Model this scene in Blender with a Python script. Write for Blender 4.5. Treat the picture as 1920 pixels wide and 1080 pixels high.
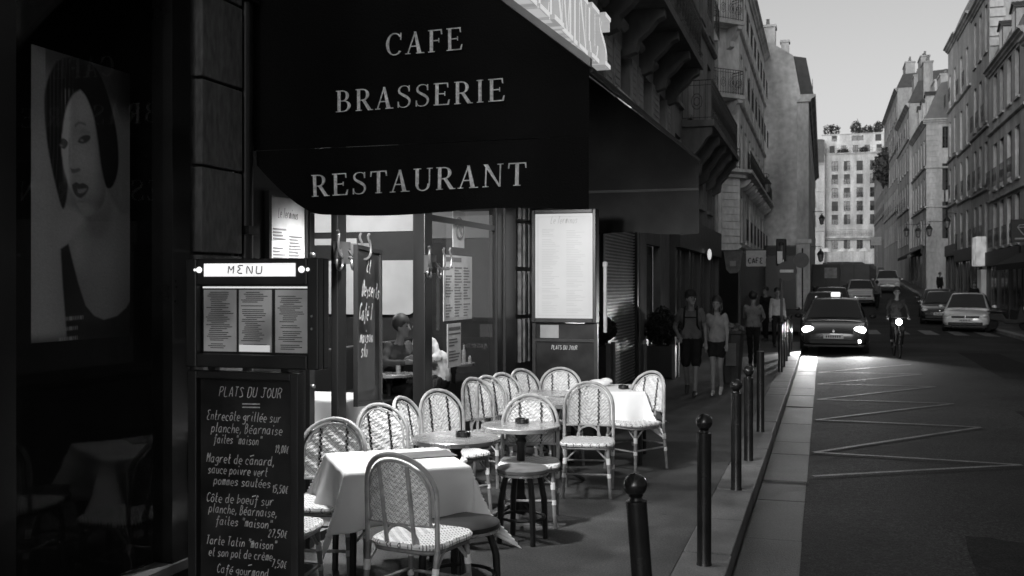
import bpy, bmesh, math, random
import numpy as np
from mathutils import Vector, Matrix
random.seed(7); rng = np.random.default_rng(7)
R = math.radians; PI = math.pi
for o in list(bpy.data.objects): bpy.data.objects.remove(o)
sc = bpy.context.scene; col = sc.collection

# ------------------------------------------------------------------ camera, sky, sun, exposure
cd = bpy.data.cameras.new('camera'); cam = bpy.data.objects.new('camera', cd); col.objects.link(cam)
cam.location = (0, 0, 1.8); cam.rotation_euler = (R(90), 0, R(17.1))
cd.sensor_width = 36; cd.lens = 1900/1920*36; cd.shift_y = -7/1920
cd.clip_start = .05; cd.clip_end = 3000
cd.dof.use_dof = True; cd.dof.focus_distance = 7.5; cd.dof.aperture_fstop = 5.0
sc.camera = cam
SUN_AZ, SUN_EL = R(190), R(14)          # behind the camera, low
w = bpy.data.worlds.new('World'); sc.world = w; w.use_nodes = True
nt = w.node_tree; nt.nodes.clear()
sky = nt.nodes.new('ShaderNodeTexSky'); sky.sky_type = 'NISHITA'; sky.sun_disc = False
sky.sun_elevation = SUN_EL; sky.sun_rotation = SUN_AZ; sky.air_density = 1.2; sky.dust_density = 3.0; sky.ozone_density = 1.0
bw = nt.nodes.new('ShaderNodeRGBToBW'); bg = nt.nodes.new('ShaderNodeBackground'); wo = nt.nodes.new('ShaderNodeOutputWorld')
bg.inputs['Strength'].default_value = 0.15
nt.links.new(sky.outputs[0], bw.inputs[0]); nt.links.new(bw.outputs[0], bg.inputs['Color']); nt.links.new(bg.outputs[0], wo.inputs[0])
sl = bpy.data.lights.new('sun', 'SUN'); sl.energy = 0.6; sl.angle = R(18); sl.color = (1, 1, 1)
so = bpy.data.objects.new('sun', sl); col.objects.link(so)
so.rotation_euler = (R(90)-SUN_EL, 0, PI-SUN_AZ)
vs = sc.view_settings; vs.view_transform = 'Standard'; vs.look = 'None'; vs.exposure = 0.08; vs.gamma = 1; vs.use_curve_mapping = False
sc.render.engine = 'CYCLES'
try:
    sc.cycles.max_bounces = 6; sc.cycles.diffuse_bounces = 3; sc.cycles.glossy_bounces = 3; sc.cycles.transparent_max_bounces = 12
    sc.cycles.sample_clamp_indirect = 4; sc.cycles.caustics_reflective = False; sc.cycles.caustics_refractive = False
except Exception: pass

# ------------------------------------------------------------------ materials (a black and white photograph: every colour is a grey)
MC = {}
def g(v, a=1): return (v, v, v, a)
def M(name, v, rough=.7, spec=.3, noise=.15, nscale=6., bump=0., bscale=40., metal=0., fine=0., fscale=90., stretch=(1,1,1), spots=0., sscale=6., streak=0.):
    if name in MC: return MC[name]
    m = bpy.data.materials.new(name); m.use_nodes = True; t = m.node_tree; b = t.nodes['Principled BSDF']
    b.inputs['Roughness'].default_value = rough; b.inputs['Specular IOR Level'].default_value = spec; b.inputs['Metallic'].default_value = metal
    b.inputs['Base Color'].default_value = g(v)
    tc = t.nodes.new('ShaderNodeTexCoord'); mp = t.nodes.new('ShaderNodeMapping'); mp.inputs['Scale'].default_value = stretch
    t.links.new(tc.outputs['Object'], mp.inputs[0])
    if noise or fine:
        n = t.nodes.new('ShaderNodeTexNoise'); n.inputs['Scale'].default_value = nscale; n.inputs['Detail'].default_value = 6
        t.links.new(mp.outputs[0], n.inputs['Vector'])
        mr = t.nodes.new('ShaderNodeMapRange'); mr.inputs[1].default_value = .3; mr.inputs[2].default_value = .7
        mr.inputs[3].default_value = v*(1-noise); mr.inputs[4].default_value = v*(1+noise)
        t.links.new(n.outputs['Fac'], mr.inputs[0]); out = mr.outputs[0]
        if fine:
            n2 = t.nodes.new('ShaderNodeTexNoise'); n2.inputs['Scale'].default_value = fscale; n2.inputs['Detail'].default_value = 3
            t.links.new(mp.outputs[0], n2.inputs['Vector'])
            m2 = t.nodes.new('ShaderNodeMapRange'); m2.inputs[1].default_value = .3; m2.inputs[2].default_value = .7
            m2.inputs[3].default_value = 1-fine; m2.inputs[4].default_value = 1+fine
            t.links.new(n2.outputs['Fac'], m2.inputs[0])
            mu = t.nodes.new('ShaderNodeMath'); mu.operation = 'MULTIPLY'; t.links.new(out, mu.inputs[0]); t.links.new(m2.outputs[0], mu.inputs[1]); out = mu.outputs[0]
        def mulv(o_, lo, hi, a_, c_):
            q_ = t.nodes.new('ShaderNodeMapRange'); q_.inputs[1].default_value = a_; q_.inputs[2].default_value = c_; q_.inputs[3].default_value = lo; q_.inputs[4].default_value = hi; t.links.new(o_, q_.inputs[0])
            p_ = t.nodes.new('ShaderNodeMath'); p_.operation = 'MULTIPLY'; t.links.new(out, p_.inputs[0]); t.links.new(q_.outputs[0], p_.inputs[1]); return p_.outputs[0]
        if spots:                                       # gum, drips and flecks
            vo = t.nodes.new('ShaderNodeTexVoronoi'); vo.inputs['Scale'].default_value = sscale; t.links.new(mp.outputs[0], vo.inputs['Vector']); out = mulv(vo.outputs['Distance'], 1-spots, 1, .05, .12)
            vo = t.nodes.new('ShaderNodeTexVoronoi'); vo.inputs['Scale'].default_value = sscale*2.3; t.links.new(mp.outputs[0], vo.inputs['Vector']); out = mulv(vo.outputs['Distance'], 1+spots*1.6, 1, .03, .07)
            n3 = t.nodes.new('ShaderNodeTexNoise'); n3.inputs['Scale'].default_value = .35; n3.inputs['Detail'].default_value = 5; t.links.new(mp.outputs[0], n3.inputs['Vector']); out = mulv(n3.outputs['Fac'], .6, 1.4, .38, .62)
        if streak:                                      # rain streaks and soot down a wall
            m3 = t.nodes.new('ShaderNodeMapping'); m3.inputs['Scale'].default_value = (.5,.5,.06); t.links.new(tc.outputs['Object'], m3.inputs[0])
            n3 = t.nodes.new('ShaderNodeTexNoise'); n3.inputs['Scale'].default_value = 2.0; n3.inputs['Detail'].default_value = 5; t.links.new(m3.outputs[0], n3.inputs['Vector']); out = mulv(n3.outputs['Fac'], 1-streak, 1+streak*.5, .35, .65)
        t.links.new(out, b.inputs['Base Color'])
        rr = t.nodes.new('ShaderNodeMapRange'); rr.inputs[3].default_value = max(.02, rough-.08); rr.inputs[4].default_value = min(1, rough+.1)
        t.links.new(n.outputs['Fac'], rr.inputs[0]); t.links.new(rr.outputs[0], b.inputs['Roughness'])
    if bump:
        n = t.nodes.new('ShaderNodeTexNoise'); n.inputs['Scale'].default_value = bscale; n.inputs['Detail'].default_value = 4
        t.links.new(mp.outputs[0], n.inputs['Vector'])
        bu = t.nodes.new('ShaderNodeBump'); bu.inputs['Strength'].default_value = bump; bu.inputs['Distance'].default_value = .01
        t.links.new(n.outputs['Fac'], bu.inputs['Height']); t.links.new(bu.outputs[0], b.inputs['Normal'])
    MC[name] = m; return m
def EM(name, v, strength):
    if name in MC: return MC[name]
    m = bpy.data.materials.new(name); m.use_nodes = True; b = m.node_tree.nodes['Principled BSDF']
    b.inputs['Base Color'].default_value = g(min(.8, v)); b.inputs['Emission Color'].default_value = g(v); b.inputs['Emission Strength'].default_value = strength
    b.inputs['Roughness'].default_value = .4
    MC[name] = m; return m
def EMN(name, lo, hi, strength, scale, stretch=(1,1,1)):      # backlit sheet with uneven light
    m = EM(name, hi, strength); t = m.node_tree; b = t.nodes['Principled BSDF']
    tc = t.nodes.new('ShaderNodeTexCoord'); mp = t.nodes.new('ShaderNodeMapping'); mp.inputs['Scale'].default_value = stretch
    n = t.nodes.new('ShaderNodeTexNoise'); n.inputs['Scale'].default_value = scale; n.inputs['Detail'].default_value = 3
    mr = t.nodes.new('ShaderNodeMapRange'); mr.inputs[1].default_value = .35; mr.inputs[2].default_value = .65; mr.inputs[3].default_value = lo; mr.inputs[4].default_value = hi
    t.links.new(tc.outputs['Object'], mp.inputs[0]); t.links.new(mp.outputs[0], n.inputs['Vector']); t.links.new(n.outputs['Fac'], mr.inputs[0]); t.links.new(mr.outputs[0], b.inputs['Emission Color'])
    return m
def GLASS(name, tint=.9, off=0.0, rough=.02):
    if name in MC: return MC[name]
    m = bpy.data.materials.new(name); m.use_nodes = True; t = m.node_tree; t.nodes.clear()
    o = t.nodes.new('ShaderNodeOutputMaterial'); mx = t.nodes.new('ShaderNodeMixShader'); tr = t.nodes.new('ShaderNodeBsdfTransparent'); gl = t.nodes.new('ShaderNodeBsdfGlossy')
    fr = t.nodes.new('ShaderNodeLayerWeight'); pw = t.nodes.new('ShaderNodeMath'); pw.operation = 'POWER'; pw.inputs[1].default_value = 5; ad = t.nodes.new('ShaderNodeMath'); ad.operation = 'MULTIPLY_ADD'; ad.inputs[1].default_value = .9; ad.inputs[2].default_value = .035+off
    tr.inputs[0].default_value = g(tint); gl.inputs['Roughness'].default_value = rough; gl.inputs['Color'].default_value = g(.62)
    t.links.new(fr.outputs['Facing'], pw.inputs[0]); t.links.new(pw.outputs[0], ad.inputs[0]); t.links.new(ad.outputs[0], mx.inputs[0]); t.links.new(tr.outputs[0], mx.inputs[1]); t.links.new(gl.outputs[0], mx.inputs[2]); t.links.new(mx.outputs[0], o.inputs[0])
    MC[name] = m; return m
def WEAVE(name, ax, ay, lo, hi, n, cross):
    # chevron weave: stripes of (ax + |ay|), broken up by a finer cross weave
    if name in MC: return MC[name]
    m = bpy.data.materials.new(name); m.use_nodes = True; t = m.node_tree; b = t.nodes['Principled BSDF']; b.inputs['Roughness'].default_value = .45
    tc = t.nodes.new('ShaderNodeTexCoord'); sp = t.nodes.new('ShaderNodeSeparateXYZ'); t.links.new(tc.outputs['Object'], sp.inputs[0])
    def mt(op, a, c=None):
        q = t.nodes.new('ShaderNodeMath'); q.operation = op
        for i, s in enumerate((a, c)):
            if s is None: continue
            if isinstance(s, (int, float)): q.inputs[i].default_value = s
            else: t.links.new(s, q.inputs[i])
        return q.outputs[0]
    ab = mt('ABSOLUTE', sp.outputs[ay]); s1 = mt('ADD', sp.outputs[ax], ab); s2 = mt('SUBTRACT', sp.outputs[ax], ab)
    f1 = mt('FRACT', mt('MULTIPLY', s1, n)); f2 = mt('FRACT', mt('MULTIPLY', s2, n*cross))
    d1 = mt('GREATER_THAN', f1, .66); d2 = mt('GREATER_THAN', f2, .45); d = mt('MULTIPLY', d1, d2)
    no = t.nodes.new('ShaderNodeTexNoise'); no.inputs['Scale'].default_value = 30; t.links.new(tc.outputs['Object'], no.inputs['Vector'])
    mr = t.nodes.new('ShaderNodeMapRange'); mr.inputs[3].default_value = hi; mr.inputs[4].default_value = lo; t.links.new(d, mr.inputs[0])
    oi = t.nodes.new('ShaderNodeObjectInfo')
    v = mt('MULTIPLY', mt('MULTIPLY', mr.outputs[0], mt('ADD', mt('MULTIPLY', no.outputs['Fac'], .5), .72)), mt('ADD', mt('MULTIPLY', oi.outputs['Random'], .25), .82)); t.links.new(v, b.inputs['Base Color'])
    bu = t.nodes.new('ShaderNodeBump'); bu.inputs['Strength'].default_value = .6; bu.inputs['Distance'].default_value = .004
    t.links.new(mt('SUBTRACT', 1.0, d), bu.inputs['Height']); t.links.new(bu.outputs[0], b.inputs['Normal'])
    MC[name] = m; return m

# ------------------------------------------------------------------ mesh helpers
class MB:
    def __init__(s): s.v = []; s.f = []; s.m = []
    def add(s, vs, fs, mi=0):
        k = len(s.v); s.v += [tuple(p) for p in vs]; s.f += [tuple(i+k for i in f) for f in fs]; s.m += [mi]*len(fs); return s
    def box(s, c, d, rz=0, mi=0, M4=None):
        hx, hy, hz = d[0]/2, d[1]/2, d[2]/2; cs, sn = math.cos(rz), math.sin(rz); vs = []
        for z in (-hz, hz):
            for x, y in ((-hx,-hy),(hx,-hy),(hx,hy),(-hx,hy)):
                p = Vector((x, y, z))
                p = (M4 @ p) if M4 else Vector((x*cs-y*sn, x*sn+y*cs, z))
                vs.append((p.x+c[0], p.y+c[1], p.z+c[2]))
        return s.add(vs, [(3,2,1,0),(4,5,6,7),(0,1,5,4),(1,2,6,5),(2,3,7,6),(3,0,4,7)], mi)
    def b(s, x0, x1, y0, y1, z0, z1, mi=0): return s.box(((x0+x1)/2, (y0+y1)/2, (z0+z1)/2), (abs(x1-x0), abs(y1-y0), abs(z1-z0)), 0, mi)
    def tube(s, pts, r, n=6, closed=False, mi=0):
        P = [Vector(p) for p in pts]; N = len(P)
        rr = r if isinstance(r, (list, tuple)) else [r]*N
        tan = []
        for i in range(N):
            a = P[i-1] if (i > 0 or closed) else P[i]; c = P[(i+1) % N] if (i < N-1 or closed) else P[i]
            tan.append((c-a).normalized() if (c-a).length > 1e-9 else Vector((0,0,1)))
        u = tan[0].orthogonal().normalized(); vs = []
        for i in range(N):
            u = (u - tan[i]*u.dot(tan[i])); u = u.normalized() if u.length > 1e-6 else tan[i].orthogonal().normalized()
            w_ = tan[i].cross(u)
            for k in range(n):
                a = 2*PI*k/n; vs.append(P[i]+(u*math.cos(a)+w_*math.sin(a))*rr[i])
        fs = []
        for i in range(N if closed else N-1):
            for k in range(n):
                a, b_, c, d = i*n+k, i*n+(k+1) % n, ((i+1) % N)*n+(k+1) % n, ((i+1) % N)*n+k; fs.append((a, b_, c, d))
        if not closed: fs += [tuple(range(n))[::-1], tuple((N-1)*n+k for k in range(n))]
        return s.add(vs, fs, mi)
    def lathe(s, prof, n=16, c=(0,0,0), mi=0, sx=1, sy=1):
        vs = []; fs = []
        for r_, z in prof:
            for k in range(n): a = 2*PI*k/n; vs.append((c[0]+r_*math.cos(a)*sx, c[1]+r_*math.sin(a)*sy, c[2]+z))
        for i in range(len(prof)-1):
            for k in range(n): fs.append((i*n+k, i*n+(k+1) % n, (i+1)*n+(k+1) % n, (i+1)*n+k))
        fs += [tuple(range(n))[::-1], tuple((len(prof)-1)*n+k for k in range(n))]
        return s.add(vs, fs, mi)
    def prism(s, poly, fn, d0, d1, mi=0, ms=None):
        n = len(poly); vs = [fn(a, b_, d0) for a, b_ in poly]+[fn(a, b_, d1) for a, b_ in poly]
        s.add(vs, [tuple(range(n))[::-1], tuple(range(n, 2*n))], mi); k = len(s.v)-2*n; s.f += [(k+i, k+(i+1) % n, k+n+(i+1) % n, k+n+i) for i in range(n)]; s.m += [mi if ms is None else ms]*n; return s
    def quad(s, a, b_, c, d, mi=0): return s.add([a, b_, c, d], [(0,1,2,3)], mi)
    def sphere(s, c, r, n=12, mi=0, sc3=(1,1,1)):
        prof = [(max(1e-4, r*math.sin(PI*i/(n//2+1))), -r*math.cos(PI*i/(n//2+1))) for i in range(n//2+2)]
        k = len(s.v); s.lathe(prof, n, (0,0,0), mi)
        for i in range(k, len(s.v)):
            v = s.v[i]; s.v[i] = (c[0]+v[0]*sc3[0], c[1]+v[1]*sc3[1], c[2]+v[2]*sc3[2])
        return s
    def build(s, name, mats, parent=None, smooth=False, loc=None, rz=None, bevel=0):
        me = bpy.data.meshes.new(name); me.from_pydata(s.v, [], s.f)
        for m in (mats if isinstance(mats, (list, tuple)) else [mats]): me.materials.append(m)
        me.polygons.foreach_set('material_index', s.m)
        bm = bmesh.new(); bm.from_mesh(me); bmesh.ops.recalc_face_normals(bm, faces=bm.faces); bm.to_mesh(me); bm.free()
        if smooth: me.shade_smooth(); me.set_sharp_from_angle(angle=R(40))
        o = bpy.data.objects.new(name, me); col.objects.link(o)
        if parent: o.parent = parent
        if loc: o.location = loc
        if rz is not None: o.rotation_euler = (0, 0, rz)
        if bevel:
            bv = o.modifiers.new('bevel', 'BEVEL'); bv.width = bevel; bv.segments = 2; bv.limit_method = 'ANGLE'
        return o
def tag(o, label=None, cat=None, group=None, kind=None):
    if label: o['label'] = label
    if cat: o['category'] = cat
    if group: o['group'] = group
    if kind: o['kind'] = kind
    return o
def thing(name, label, cat, loc=(0,0,0), rz=0, group=None):
    o = bpy.data.objects.new(name, None); o.empty_display_size = .1; col.objects.link(o); o.location = loc; o.rotation_euler = (0,0,rz)
    return tag(o, label, cat, group)
def copy_tree(o, parent=None):
    c = o.copy(); col.objects.link(c); c.parent = parent
    for k in ('label',):
        if parent is None and k in c: del c[k]
    for ch in list(o.children): copy_tree(ch, c)
    return c
def dup(o, loc, rz, label, group=None):
    c = copy_tree(o); c.location = loc; c.rotation_euler = (0,0,rz); c['label'] = label
    if group: c['group'] = group
    return c
def share(o, parent, loc, rz=0, name=None):              # another piece of the same shape (shares mesh data)
    c = o.copy(); col.objects.link(c); c.parent = parent; c.location = loc; c.rotation_euler = (0,0,rz)
    for ch in list(o.children):
        d = ch.copy(); col.objects.link(d); d.parent = c
    return c
def xyz(m): return lambda a, b_, d: m(a, b_, d)

# ------------------------------------------------------------------ lettering: a one-stroke hand and a serif capital alphabet
HAND = {'a':"56 36 15 13 32 53;56 53 62",'b':"19 12;15 36 55 54 33 12",'c':"55 36 15 13 32 52",'d':"55 36 15 13 32 53;59 53 62",'e':"14 54 55 36 15 13 32 52",
'f':"58 49 38 31 20;16 56",'g':"56 36 15 14 33 54;56 51 40 10",'h':"19 12;14 36 55 52",'i':"26 23 32;28 29",'l':"29 23 32",'m':"16 12;14 26 36 32;34 46 56 52",
'n':"16 12;14 36 55 52",'o':"36 15 13 32 53 55 36",'p':"16 10;15 36 55 53 32 13",'q':"55 36 15 13 32 53;56 50",'r':"16 12;14 36 56",'s':"55 36 15 34 53 32 12",
't':"29 23 32 42;16 46",'u':"16 13 32 53;56 52",'v':"16 32 56",'y':"16 33;56 20",'é':"14 54 55 36 15 13 32 52;37 58",'è':"14 54 55 36 15 13 32 52;28 47",'ô':"36 15 13 32 53 55 36;17 38 57",
'P':"19 12;19 49 58 46 15",'L':"19 12 52",'A':"12 39 52;24 44",'T':"19 59;39 32",'S':"58 39 18 36 53 32 12",'U':"19 13 32 53 59",'J':"29 69;49 43 22 13",
'O':"39 17 14 32 54 57 39",'R':"12 19 49 58 46 15;36 52",'E':"59 29 18 36 14 22 52",'M':"12 19 35 59 52",'N':"12 19 52 59",'C':"58 39 17 14 32 53",'B':"12 19 48 36 16;36 54 32 12",
'D':"19 12 42 54 57 49 19",'F':"59 19 12;16 46",'"':"29 27;49 47",',':"23 11",'1':"17 39 32",'2':"17 39 57 12 52",'5':"59 19 16 46 54 32 12",'7':"19 59 22",'9':"57 39 17 36 57;57 42",'0':"39 17 14 32 54 57 39",
'€':"58 38 25 23 42 52;14 44;16 46",'-':"15 45",'_':"12 72",'/':"12 59"}
def _cr(p, q=3):
    if len(p) < 3: return p
    P = [p[0]]+p+[p[-1]]; out = []
    for i in range(1, len(P)-2):
        for k in range(q):
            t = k/q; a, b_, c, d = P[i-1], P[i], P[i+1], P[i+2]
            out.append(tuple(.5*((2*b_[j])+(-a[j]+c[j])*t+(2*a[j]-5*b_[j]+4*c[j]-d[j])*t*t+(-a[j]+3*b_[j]-3*c[j]+d[j])*t**3) for j in (0, 1)))
    return out+[p[-1]]
def hand(mb, text, u, v, h, wd, fn, slant=.15, jit=.03, mi=0, adv=.8, gap=.04):
    # writes text from (u, v) (baseline) with x-height scale h; fn maps (u, v) -> point; flat ribbons of width wd
    s = h/7.; x = u
    for ch in text:
        if ch == ' ': x += s*4*adv; continue
        if ch not in HAND: continue
        dy = random.uniform(-jit, jit)*h; mxx = 0
        for st in HAND[ch].split(';'):
            p = [(int(t[0]), int(t[1])-2) for t in st.split()]; mxx = max(mxx, max(a for a, _ in p))
            p = _cr([(x+(a*adv+slant*b_)*s+random.uniform(-jit, jit)*s*2, v+b_*s+dy) for a, b_ in p])
            L = []; Rr = []
            for i in range(len(p)):
                a, c = p[max(0, i-1)], p[min(len(p)-1, i+1)]; dx, dz = c[0]-a[0], c[1]-a[1]; l = math.hypot(dx, dz) or 1
                nx, nz = -dz/l*wd/2, dx/l*wd/2; L.append(fn(p[i][0]+nx, p[i][1]+nz)); Rr.append(fn(p[i][0]-nx, p[i][1]-nz))
            n = len(p); mb.add(L+Rr, [(i, i+1, n+i+1, n+i) for i in range(n-1)], mi)
        x += (mxx*adv+.8)*s+gap*h
    return x
def hand_w(text, h, adv=.8, gap=.04):
    s = h/7.; x = 0
    for ch in text:
        if ch == ' ': x += s*4*adv
        elif ch in HAND: x += (max(int(t[0]) for st in HAND[ch].split(';') for t in st.split())*adv+.8)*s+gap*h
    return x
def handfit(mb, text, u0, u1, v, h, wd, fn, slant=.15, jit=.03):   # the same, squeezed or spread to run from u0 to u1
    a0, a1 = hand_w(text, h, 0, .02), hand_w(text, h, 1, .02); hand(mb, text, u0, v, h, wd, fn, slant, jit, adv=max(.15, (u1-u0-a0)/(a1-a0)), gap=.02)
def ring(cx, cy, rx, ry, a0, a1, wmax, wmin, n=14):          # stressed arc, thick at the sides, thin at top and bottom
    o = []; i_ = []
    for k in range(n+1):
        a = R(a0+(a1-a0)*k/n); w_ = wmin+(wmax-wmin)*abs(math.cos(a)); o.append((cx+rx*math.cos(a), cy+ry*math.sin(a))); i_.append((cx+(rx-w_)*math.cos(a), cy+(ry-wmin)*math.sin(a)))
    return o+i_[::-1]
def rc(x0, y0, x1, y1): return [(x0,y0),(x1,y0),(x1,y1),(x0,y1)]
TH, TN, SF = .13, .045, .035                                 # thick stem, thin stroke, serif height
def stem(x, w_=TH, e=.07): return [rc(x, 0, x+w_, 1), rc(x-e, 0, x+w_+e, SF), rc(x-e, 1-SF, x+w_+e, 1)]
def tri_e(): return stem(.1)+[rc(.1,1-TN,.62,1), rc(.1,0,.66,TN), rc(.2,.49,.5,.49+TN), [(.62,1),(.57,1),(.6,.78),(.64,.78)], [(.66,0),(.7,.24),(.66,.24),(.58,0)], rc(.48,.42,.51,.61)]
def s_gl():
    pts = [(.55,.78),(.50,.93),(.36,.985),(.2,.95),(.12,.82),(.15,.68),(.3,.57),(.46,.46),(.56,.33),(.55,.16),(.44,.04),(.28,.012),(.14,.07),(.07,.25)]
    p = _cr(pts, 3); n = len(p); L = []; Q = []
    for i in range(n):
        a, c = p[max(0,i-1)], p[min(n-1,i+1)]; dx, dy = c[0]-a[0], c[1]-a[1]; l = math.hypot(dx,dy) or 1
        w_ = (.03+.1*max(0, 1-abs(i/(n-1)-.5)/.33)*.9); L.append((p[i][0]-dy/l*w_/2, p[i][1]+dx/l*w_/2)); Q.append((p[i][0]+dy/l*w_/2, p[i][1]-dx/l*w_/2))
    return [[L[i], L[i+1], Q[i+1], Q[i]] for i in range(n-1)]+[rc(.53,.72,.57,.99), rc(.06,.01,.1,.28)]
def strip(ring_pts):
    n = len(ring_pts)//2; return [[ring_pts[i], ring_pts[i+1], ring_pts[2*n-2-i], ring_pts[2*n-1-i]] for i in range(n-1)]
SERIF = {
'C': (.78, strip(ring(.42,.5,.37,.515,42,318,TH,TN))+[rc(.66,.68,.7,1.0)]),
'A': (.8, [[(.04+.02,0),(.1,0),(.42,1),(.37,1)], [(.5,0),(.66,0),(.43,1),(.3+.04,1)], rc(.2,.32,.55,.32+TN), rc(-.02,0,.2,SF), rc(.44,0,.78,SF)]),
'F': (.66, stem(.1)+[rc(.1,1-TN,.6,1), rc(.2,.49,.48,.49+TN), [(.6,1),(.55,1),(.58,.78),(.62,.78)], rc(.46,.42,.49,.61)]),
'E': (.74, tri_e()),
'B': (.76, stem(.1)+strip(ring(.3,.745,.3,.255,-90,90,TH,TN))+strip(ring(.32,.27,.36,.27,-90,90,TH,TN))+[rc(.15,1-TN,.31,1), rc(.15,.49,.33,.49+TN), rc(.15,0,.33,TN)]),
'R': (.8, stem(.1)+strip(ring(.32,.73,.31,.27,-90,90,TH,TN))+[rc(.15,1-TN,.33,1), rc(.15,.46,.33,.46+TN), [(.3,.5),(.44,.5),(.74,0),(.58,0)], rc(.58,0,.8,SF)]),
'S': (.66, s_gl()),
'I': (.38, stem(.12)),
'T': (.74, stem(.3)[:2]+[rc(.04,1-TN,.69,1), [(.04,1),(.09,1),(.06,.76),(.02,.76)], [(.69,1),(.64,1),(.67,.76),(.71,.76)]]),
'U': (.82, [rc(.12,.3,.12+TH,1), rc(.04,1-SF,.34,1), rc(.66,.3,.66+TN,1), rc(.58,1-SF,.8,1)]+strip(ring(.415,.31,.295,.325,180,360,TH*.8,TN))),
'N': (.86, [rc(.14,0,.14+TN,1), rc(.05,0,.27,SF), rc(.68,0,.68+TN,1), rc(.59,1-SF,.81,1), [(.06,1),(.22,1),(.725,0),(.66,0)]]),
'L': (.7, stem(.1)+[rc(.1,0,.62,TN), [(.62,0),(.66,.24),(.62,.24),(.54,0)]]),
'M': (.98, [rc(.14,0,.14+TN,1), rc(.05,0,.27,SF), rc(.72,0,.72+TH,1), rc(.66,0,.92,SF), [(.06,1),(.22,1),(.5,0),(.45,0)], [(.72,1),(.8,1),(.5,0),(.45,0)]]),
}
def serif(mb, text, u, v, h, fn, d0, d1, aspect=1.0, mi=0, sp=.06):
    x = u
    for ch in text:
        if ch == ' ': x += .4*h*aspect; continue
        wd, polys = SERIF[ch]
        for k, p in enumerate(polys):
            e = (k % 7)*.0002
            mb.prism([(x+a*h*aspect, v+b_*h) for a, b_ in p], fn, d0, d1+e, mi)
        x += (wd+sp)*h*aspect
    return x
def letters(parent, mat, text, u, v, h, fn, d0, d1, aspect, sp):   # one object for each letter
    for ch in text:
        q = MB(); serif(q, ch, u, v, h, fn, d0, d1, aspect, 0, sp); q.build('letter', mat, parent); u += (SERIF[ch][0]+sp)*h*aspect
def serif_w(text, h, aspect=1., sp=.06): return sum(.4 if c == ' ' else SERIF[c][0]+sp for c in text)*h*aspect

def gz(y):                                                   # the street climbs beyond the crossing
    if y < 42: return 0.
    if y < 66: return .0009*(y-42)**2
    return .5184+.0432*(y-66)
# ------------------------------------------------------------------ ground, road, pavements
m_asph = M('asphalt', .027, .8, .15, .5, 22, .8, 120, fine=.75, fscale=60, spots=.5, sscale=3.2)
m_pav = M('pavement_asphalt', .062, .7, .3, .28, 3.5, .5, 150, fine=.4, fscale=70, spots=.4, sscale=4.2)
m_gran = M('granite', .145, .65, .3, .25, 3, .3, 120, fine=.35, fscale=130, spots=.35, sscale=5)
m_gut = M('gutter_stone', .043, .6, .35, .35, 2.5, .4, 100, fine=.4, fscale=70, spots=.5, sscale=5)
m_paint = M('road_paint', .125, .6, .3, .6, 5, .2, 120, fine=.6, fscale=45)
m_ground = M('ground', .05, .9, .2, .2, .5)
m_mud = M('gutter_dirt', .02, .6, .4, .5, 8)
YS = [-14+2*i for i in range(28)]+[42+4*i for i in range(42)]
def sheet(name, x0, x1, ya, yb, dz, mat, nx=1):
    ys = [ya]+[y for y in YS if ya < y < yb]+[yb]; mb = MB()
    vs = []; fs = []
    for y in ys:
        for i in range(nx+1):
            t = i/nx; x = x0+(x1-x0)*t; cr = .05*math.sin(PI*t) if nx > 1 else 0
            vs.append((x, y, gz(y)+dz+cr))
    for j in range(len(ys)-1):
        for i in range(nx): a = j*(nx+1)+i; fs.append((a, a+1, a+nx+2, a+nx+1))
    return mb.add(vs, fs).build(name, mat)
gm = MB(); gv = []; gf = []
gy = [-400, -14, 20, 42, 54, 66, 100, 150, 210, 400, 1500]
for y in gy:
    for x in (-900, -40, 40, 900): gv.append((x, y, gz(min(y, 215))-.45))
for j in range(len(gy)-1):
    for i in range(3): a = j*4+i; gf.append((a, a+1, a+5, a+4))
tag(gm.add(gv, gf).build('ground', m_ground), 'dark ground sheet under the whole street', kind='structure')
road = tag(sheet('road', -.16, 6.5, -14, 205, -.12, m_asph, 8), 'dark worn asphalt street running away uphill', kind='structure')
tag(sheet('pavement', -3.37, -.91, -14, 33, 0, m_pav), 'grey asphalt pavement under the café terrace', kind='structure')
tag(sheet('pavement', -3.37, -.91, 40, 62, 0, m_pav), 'far pavement beyond the side street', kind='structure')
tag(sheet('pavement', 6.8, 8.5, -14, 150, 0, m_pav), 'pavement along the right-hand shops', kind='structure')
tag(sheet('side_street', -12, -.16, 33.002, 39.998, -.13, m_asph), 'side street opening on the left', kind='structure')
sk = MB()
for a, b_ in ((-14, 33), (40, 62)): sk.b(-.915, -.6, a, b_, -.3, -.02)
kerb = tag(sk.build('kerb', m_mud), 'pale granite kerb along the left pavement', kind='structure')
y = -1.; k = 0
while y < 62:
    if 33 < y+1 and y < 40: y = 40.; continue
    L = min(random.uniform(.95, 1.35), 33-y if y < 33 else 99); mb = MB()
    if L > .1:
        zz = random.uniform(-.004, .006); mb.b(-.912+random.uniform(-.006,.006), -.588+random.uniform(-.006,.006), y+.006, y+L-.006, -.2, zz)
        o = mb.build('kerb_stone', m_gran, kerb, bevel=.012); o.location.z = gz(y)
    y += L
gut = tag(MB().b(-.6, -.15, -2, 62, -.3, -.165).build('gutter', m_mud), 'stone gutter strip beside the left kerb', kind='structure')
y = -1.
while y < 45:
    L = random.uniform(.8, 1.7); mb = MB(); z = -.12+random.uniform(-.005, .004)
    mb.b(-.575, -.152, y+.007, y+L-.007, -.24, z); mb.build('gutter_slab', m_gut, gut, bevel=.01); y += L
sk = MB()
rk = tag(sheet('kerb', 6.52, 6.8, -14, 150, -.03, m_mud), 'granite kerb along the right pavement', kind='structure')
y = 20.
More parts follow.
